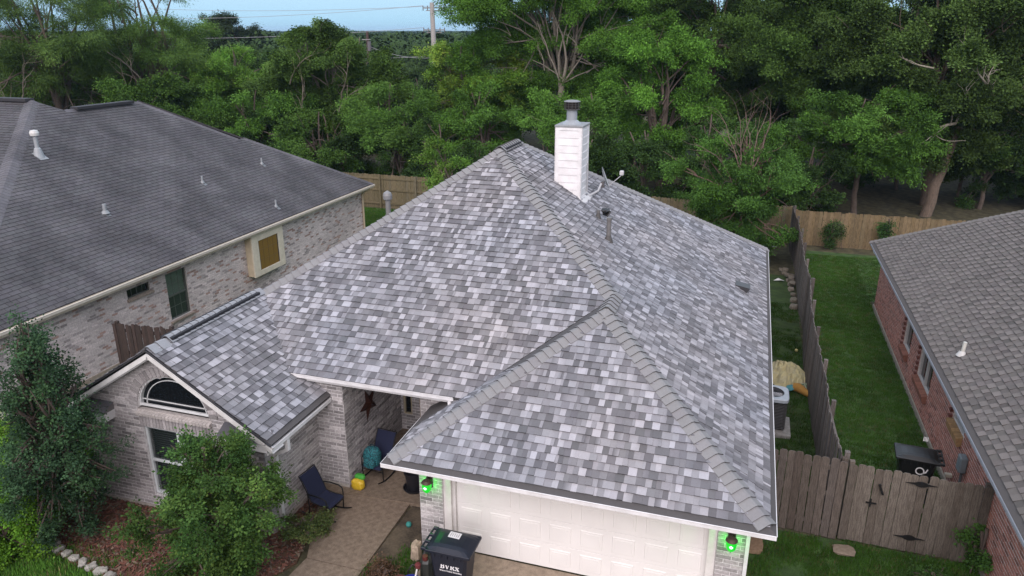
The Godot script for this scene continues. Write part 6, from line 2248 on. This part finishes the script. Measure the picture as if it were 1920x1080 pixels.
		if i == 0 or i == 1 or i == 4:
			for k in 5:
				dead_branch(t, Vector3(s.x + rf(-2, 3), 3.0 + k * 0.8, s.z + s.r * 0.7), Vector3(rf(-0.8, 0.8), 0.7, 0.3), 3.0, 0.05, Color(0.22, 0.19, 0.15), 1, 780 + i * 10 + k)
	# second rank of tall trees that closes the view on both sides
	var back := [[-52.0, -46.0, 8.6, 5.5], [-47.0, -54.0, 8.8, 5.5], [-9.0, -62.0, 11.6, 5.2], [2.0, -63.0, 12.2, 5.2], [9.5, -60.0, 11.8, 5.2], [16.0, -60.0, 12.4, 5.2], [23.0, -55.0, 12.0, 5.2], [-15.5, -60.0, 12.5, 4.6]]
	for i in back.size():
		var q: Array = back[i]
		tree({"label": from_left(back, i) + " from the left of the dark trees in the second rank behind the tall trees", "group": "second rank of trees", "x": q[0], "z": q[1], "h": q[2], "r": q[3], "bottom": 1.0, "style": "oak", "col": dk, "tip": olive, "n": 44, "per": 60.0, "size": 1.4, "bark": brown, "seed": 2000 + i})
	# undergrowth right behind the fences
	var xs := [-26.5, -23.0, -19.8, -17.0, -14.0, -11.0, -8.0, -5.2, -2.4, 0.6, 3.0, -30.0, -33.5, 6.0, 9.0, 12.2, 15.5, 19.0, 12.5, 15.0, 17.6, 21.0, 0.4, -1.6]
	var low := []
	for i in xs.size():
		low.append([xs[i], -38.9 - (i % 3) * 0.5 - (0.0 if i < 13 or i > 21 else (11.0 if i < 18 else 7.5))])
	for i in xs.size():
		tree({"called": "shrub", "cat": "shrub", "label": from_left(low, i) + " from the left of the dark shrubs right behind the back fences", "group": "undergrowth behind the fences", "x": xs[i], "z": -38.9 - (i % 3) * 0.5 - (0.0 if i < 13 or i > 21 else (11.0 if i < 18 else 7.5)), "h": 3.3 + 0.5 * (i % 4) + (1.0 if i > 17 else 0.0), "r": 2.2, "bottom": 0.0, "style": "oak", "col": Color(0.026, 0.05, 0.015), "tip": mid, "n": 18, "per": 80.0, "size": 1.0, "bark": brown, "seed": 2100 + i})
	front_shrubs()

func front_shrubs() -> void:
	var brown := Color(0.11, 0.085, 0.07)
	tree({"called": "evergreen_shrub", "cat": "shrub", "label": "tall dark blue-green shrub left of the arched window", "x": -11.5, "z": -9.0, "h": 4.8, "r": 1.3, "bottom": 0.25, "style": "small", "col": Color(0.034, 0.070, 0.036), "tip": Color(0.055, 0.11, 0.04), "n": 130, "per": 150.0, "size": 1.25, "bark": brown, "clump": 0.17, "cone": 1, "trunk": 0.07, "seed": 3001, "squash": 1.15})
	tree({"called": "evergreen_shrub", "cat": "shrub", "label": "fresh green spreading shrub before the paired windows beside the path", "x": -8.45, "z": -8.9, "h": 3.0, "r": 1.3, "bottom": 0.15, "style": "small", "col": Color(0.034, 0.080, 0.020), "tip": Color(0.10, 0.155, 0.03), "n": 92, "per": 240.0, "size": 1.25, "bark": brown, "clump": 0.2, "trunk": 0.06, "seed": 3002, "squash": 1.2})
	tree({"called": "leafy_bush", "cat": "bush", "label": "bright lime green bush in the lower left corner", "x": -13.3, "z": -8.9, "h": 1.8, "r": 1.2, "bottom": 0.0, "style": "small", "col": Color(0.085, 0.21, 0.02), "tip": Color(0.17, 0.28, 0.04), "n": 34, "per": 260.0, "size": 1.3, "bark": brown, "clump": 0.3, "trunk": 0.04, "seed": 3003})
	tree({"called": "leafy_bush", "cat": "bush", "label": "low lime green bush at the left edge below the left house", "x": -14.5, "z": -10.2, "h": 1.15, "r": 1.5, "bottom": 0.0, "style": "small", "col": Color(0.085, 0.21, 0.02), "tip": Color(0.17, 0.28, 0.04), "n": 30, "per": 240.0, "size": 1.3, "bark": brown, "clump": 0.3, "trunk": 0.04, "seed": 3004})
	tree({"called": "leafy_bush", "cat": "bush", "label": "small lime green bush at the bottom edge left of the edging stones", "x": -12.6, "z": -8.05, "h": 1.3, "r": 0.95, "bottom": 0.0, "style": "small", "col": Color(0.085, 0.21, 0.02), "tip": Color(0.17, 0.28, 0.04), "n": 26, "per": 300.0, "size": 1.3, "bark": brown, "clump": 0.3, "trunk": 0.03, "seed": 3012})
	tree({"called": "leafy_plant", "cat": "plant", "label": "small leafy plant under the front rocking chair", "x": -7.75, "z": -10.35, "h": 0.5, "r": 0.42, "bottom": 0.0, "style": "small", "col": Color(0.05, 0.09, 0.025), "tip": Color(0.14, 0.13, 0.05), "n": 14, "per": 420.0, "size": 1.0, "bark": brown, "clump": 0.34, "trunk": 0.02, "seed": 3005})
	tree({"called": "dry_plant", "cat": "plant", "label": "dry reddish brown plant left of the blue bucket", "x": -5.35, "z": -9.35, "h": 0.42, "r": 0.34, "bottom": 0.0, "style": "small", "col": Color(0.10, 0.055, 0.035), "tip": Color(0.14, 0.10, 0.06), "n": 12, "per": 420.0, "size": 0.9, "bark": brown, "clump": 0.34, "trunk": 0.015, "seed": 3006})
	tree({"called": "climbing_plant", "cat": "plant", "label": "leafy young plant growing at the red brick wall beside the gate", "x": 4.55, "z": -13.0, "h": 1.0, "r": 0.34, "bottom": 0.05, "style": "small", "col": Color(0.045, 0.10, 0.022), "tip": Color(0.08, 0.16, 0.03), "n": 14, "per": 520.0, "size": 1.3, "bark": brown, "clump": 0.4, "trunk": 0.02, "seed": 3007})
	tree({"called": "leafy_plant", "cat": "plant", "label": "low weeds along the foot of the wooden gate", "x": 4.1, "z": -12.9, "h": 0.3, "r": 0.5, "bottom": 0.0, "style": "small", "col": Color(0.04, 0.085, 0.02), "tip": Color(0.06, 0.12, 0.03), "n": 12, "per": 300.0, "size": 1.1, "bark": brown, "clump": 0.34, "trunk": 0.01, "seed": 3008})
	tree({"called": "climbing_plant", "cat": "plant", "label": "green vine clump on the golden fence left of centre", "x": 3.6, "z": -35.3, "h": 1.25, "r": 0.3, "bottom": 0.2, "style": "small", "col": Color(0.034, 0.075, 0.02), "tip": Color(0.05, 0.1, 0.025), "n": 9, "per": 200.0, "size": 1.9, "bark": brown, "clump": 0.42, "trunk": 0.02, "seed": 3009})
	tree({"called": "climbing_plant", "cat": "plant", "label": "narrow vine column on the golden fence near the brown roof corner", "x": 5.95, "z": -35.3, "h": 1.7, "r": 0.24, "bottom": 0.1, "style": "small", "col": Color(0.03, 0.07, 0.02), "tip": Color(0.05, 0.1, 0.025), "n": 9, "per": 200.0, "size": 1.9, "bark": brown, "clump": 0.5, "trunk": 0.02, "seed": 3010})
	tree({"called": "climbing_plant", "cat": "plant", "label": "thin sprig of vine between the two vines on the golden fence", "x": 4.5, "z": -35.35, "h": 1.3, "r": 0.2, "bottom": 0.6, "style": "small", "col": Color(0.05, 0.08, 0.03), "tip": Color(0.08, 0.11, 0.04), "n": 9, "per": 200.0, "size": 1.7, "bark": brown, "clump": 0.5, "trunk": 0.015, "seed": 3011})

# ------------------------------------------------------------------ far away
func far_things() -> void:
	var dk := Color(0.030, 0.056, 0.018)
	# trees in the gap, between the garden and the poles
	var brown := Color(0.13, 0.105, 0.085)
	var near := [[-31.0, -56.0, 6.0, 3.6], [-38.0, -62.0, 6.6, 3.8], [-45.5, -66.0, 7.0, 4.0], [-25.5, -60.0, 5.4, 3.6], [-33.0, -72.0, 5.2, 3.8], [-52.0, -74.0, 7.6, 4.2], [-43.0, -80.0, 6.4, 3.8], [-60.0, -84.0, 7.5, 4.4], [-21.5, -66.0, 7.4, 4.0], [-30.0, -84.0, 6.2, 4.0], [-37.0, -70.0, 5.6, 3.8], [-41.0, -73.0, 5.4, 3.8], [-35.0, -78.0, 5.6, 4.0], [-48.0, -88.0, 6.0, 4.2], [-55.0, -94.0, 6.4, 4.2], [-38.0, -86.0, 5.6, 4.0], [-29.0, -75.0, 6.0, 4.0]]
	for i in near.size():
		var q: Array = near[i]
		tree({"label": from_left(near, i) + " from the left of the green trees below the power lines", "group": "trees below the power lines", "x": q[0], "z": q[1], "h": q[2], "r": q[3], "bottom": 0.0, "style": "broad" if i % 2 else "oak", "col": [dk, Color(0.04, 0.08, 0.022), Color(0.05, 0.105, 0.025)][i % 3], "tip": Color(0.07, 0.11, 0.04), "n": 26, "per": 50.0, "size": 1.5, "bark": brown, "seed": 4000 + i})
	tree({"label": "large dark tree on the skyline left of the poles", "x": -71.0, "z": -95.0, "h": 11.4, "r": 5.0, "bottom": 2.0, "style": "oak", "col": Color(0.03, 0.05, 0.022), "tip": Color(0.05, 0.07, 0.03), "n": 34, "per": 40.0, "size": 1.8, "bark": brown, "seed": 4050})
	tree({"label": "rust brown dead-leaved tree beside the pale utility pole", "x": -41.0, "z": -92.0, "h": 7.2, "r": 2.2, "bottom": 2.0, "style": "oak", "col": Color(0.15, 0.065, 0.04), "tip": Color(0.17, 0.09, 0.06), "n": 20, "per": 90.0, "size": 1.2, "bark": brown, "seed": 4051})
	tree({"label": "small rust brown tree farther off between the two poles", "x": -64.0, "z": -132.0, "h": 6.9, "r": 2.4, "bottom": 2.0, "style": "oak", "col": Color(0.15, 0.075, 0.055), "tip": Color(0.16, 0.1, 0.07), "n": 16, "per": 60.0, "size": 1.4, "bark": brown, "seed": 4052})
	# the wood that runs to the horizon
	rng.seed = 4100
	var mb := MB.new()
	for i in 900:
		var d := Vector3(rng.randfn(), absf(rng.randfn()) * 0.9 + 0.05, rng.randfn()).normalized()
		var p := d * Vector3(4.2, 3.6, 4.2) * rf(0.86, 1.16)
		var x := d.cross(Vector3(rf(-1, 1), rf(-1, 1), rf(-1, 1))).normalized()
		var y := x.cross(d) + d * rf(-0.5, 0.5)
		var s := rf(0.1, 0.24)
		mb.tri(p - x * s, p + x * s, p + y * s * 1.3, W)
		mb.tri(p - x * s, p - y * s * 1.1, p + x * s, W)
	# a body under the leaves so that no light passes
	for i in 6:
		for k in 10:
			var q := []
			for e in [[i, k], [i + 1, k], [i + 1, k + 1], [i, k + 1]]:
				var a: float = PI * 0.5 * e[0] / 6.0
				var b: float = TAU * e[1] / 10.0
				q.append(Vector3(sin(a) * cos(b) * 3.9, cos(a) * 3.2, -sin(a) * sin(b) * 3.9))
			mb.quad_out(q[0], q[1], q[2], q[3], Vector3.ZERO, Color(0.45, 0.45, 0.45))
	var tr: Array[Transform3D] = []
	var cs: Array[Color] = []
	var n := FastNoiseLite.new()
	n.seed = 3
	n.frequency = 0.006
	while tr.size() < 7000:
		var dist := 95.0 * pow(24.0, rng.randf())
		var ang := rf(-0.08, 1.02)
		var p := Vector3(-sin(ang) * dist, 0, -cos(ang) * dist)
		if p.z > -88.0 or n.get_noise_2d(p.x, p.z) > 0.42:
			continue
		var s := rf(0.7, 1.25) * (1.0 + dist / 900.0)
		var hh: float = minf(s, 1.35) * rf(0.85, 1.15) * 1.4
		tr.append(Transform3D(Basis(Vector3.UP, rf(0, TAU)).scaled(Vector3(s, hh, s)), Vector3(p.x, 0.3, p.z)))
		var f := rf(0.65, 1.4)
		cs.append(Color(0.034 * f, 0.062 * f, 0.02 * f))
	tag(scatter("far_wood", mb.done(), mats.leaf, tr, cs), "dark green woods running to the horizon", "woods")
	# poles and wires
	var conc := Color(0.42, 0.40, 0.38)
	var pole := thing("utility_pole", "pale concrete utility pole with two crossarms beyond the trees", "utility pole", Vector3(-35.4, 0, -82))
	var pm := MB.new()
	pm.tube([Vector3(-35.3, 0, -82), Vector3(-35.5, 12.3, -82)], [0.36, 0.24], 8, conc)
	part("pole", pm, mats.concrete, pole)
	for y in [11.75, 9.4]:
		var arm := MB.new()
		arm.bar(Vector3(-36.75, y, -82.35), Vector3(-34.2, y, -82.35), 0.1, 0.12, Vector3.UP, Color(0.2, 0.19, 0.18))
		arm.bar(Vector3(-36.4, y - 0.28, -82.35), Vector3(-34.5, y - 0.28, -82.35), 0.08, 0.08, Vector3.UP, Color(0.22, 0.21, 0.2))
		for x in [-36.75, -36.2, -34.75, -34.2]:
			arm.tube([Vector3(x, y - 0.28, -82.35), Vector3(x, y + 0.24, -82.35)], [0.05, 0.05], 6, Color(0.12, 0.11, 0.11))
		part("crossarm", arm, mats.plain, pole)
	var p2 := thing("utility_pole", "short dark wooden utility pole left of the pale concrete one", "utility pole", Vector3(-45.4, 0, -85))
	var m2 := MB.new()
	m2.tube([Vector3(-45.4, 0, -85), Vector3(-45.4, 9.3, -85)], [0.2, 0.16], 8, Color(0.10, 0.065, 0.055))
	part("pole", m2, mats.bark, p2)
	var m3 := MB.new()
	m3.tube([Vector3(-45.1, 7.0, -84.8), Vector3(-45.1, 8.1, -84.8)], [0.22, 0.22], 10, Color(0.12, 0.11, 0.12))
	m3.bar(Vector3(-46.0, 8.3, -84.8), Vector3(-44.9, 8.3, -84.8), 0.1, 0.1, Vector3.UP, Color(0.25, 0.24, 0.24))
	part("transformer", m3, mats.plain, p2)
	var wires := [
		[Vector3(-36.75, 12.0, -82.35), Vector3(-94.0, 11.3, -79.6), 0.9, "topmost power line left of the concrete pole"],
		[Vector3(-34.4, 12.0, -82.35), Vector3(-92.0, 12.8, -87.5), 0.7, "highest faint power line across the sky"],
		[Vector3(-36.75, 9.65, -82.35), Vector3(-94.0, 8.8, -80.4), 0.8, "power line at the height of the lower crossarm"],
		[Vector3(-35.4, 6.6, -82.0), Vector3(-78.0, 7.0, -62.5), 0.7, "pale cable strung low before the far trees"],
		[Vector3(-45.4, 7.6, -85.0), Vector3(-35.4, 6.4, -82.0), 0.5, "cable between the two utility poles"],
		[Vector3(-45.2, 7.2, -85.0), Vector3(-35.0, 6.5, -112.0), 0.6, "slack cable right of the short dark pole"],
		[Vector3(-34.2, 12.0, -82.35), Vector3(16.0, 12.6, -86.0), 0.8, "power line running right from the upper crossarm"]]
	for w in wires:
		var pts := []
		var rad := []
		for i in 15:
			var t := i / 14.0
			var p: Vector3 = w[0].lerp(w[1], t)
			p.y -= 4.0 * w[2] * t * (1.0 - t)
			pts.append(p)
			rad.append(0.022)
		var wm := MB.new()
		wm.tube(pts, rad, 5, Color(0.30, 0.30, 0.32))
		tag(part("power_line", wm, mats.plain), w[3], "power line")
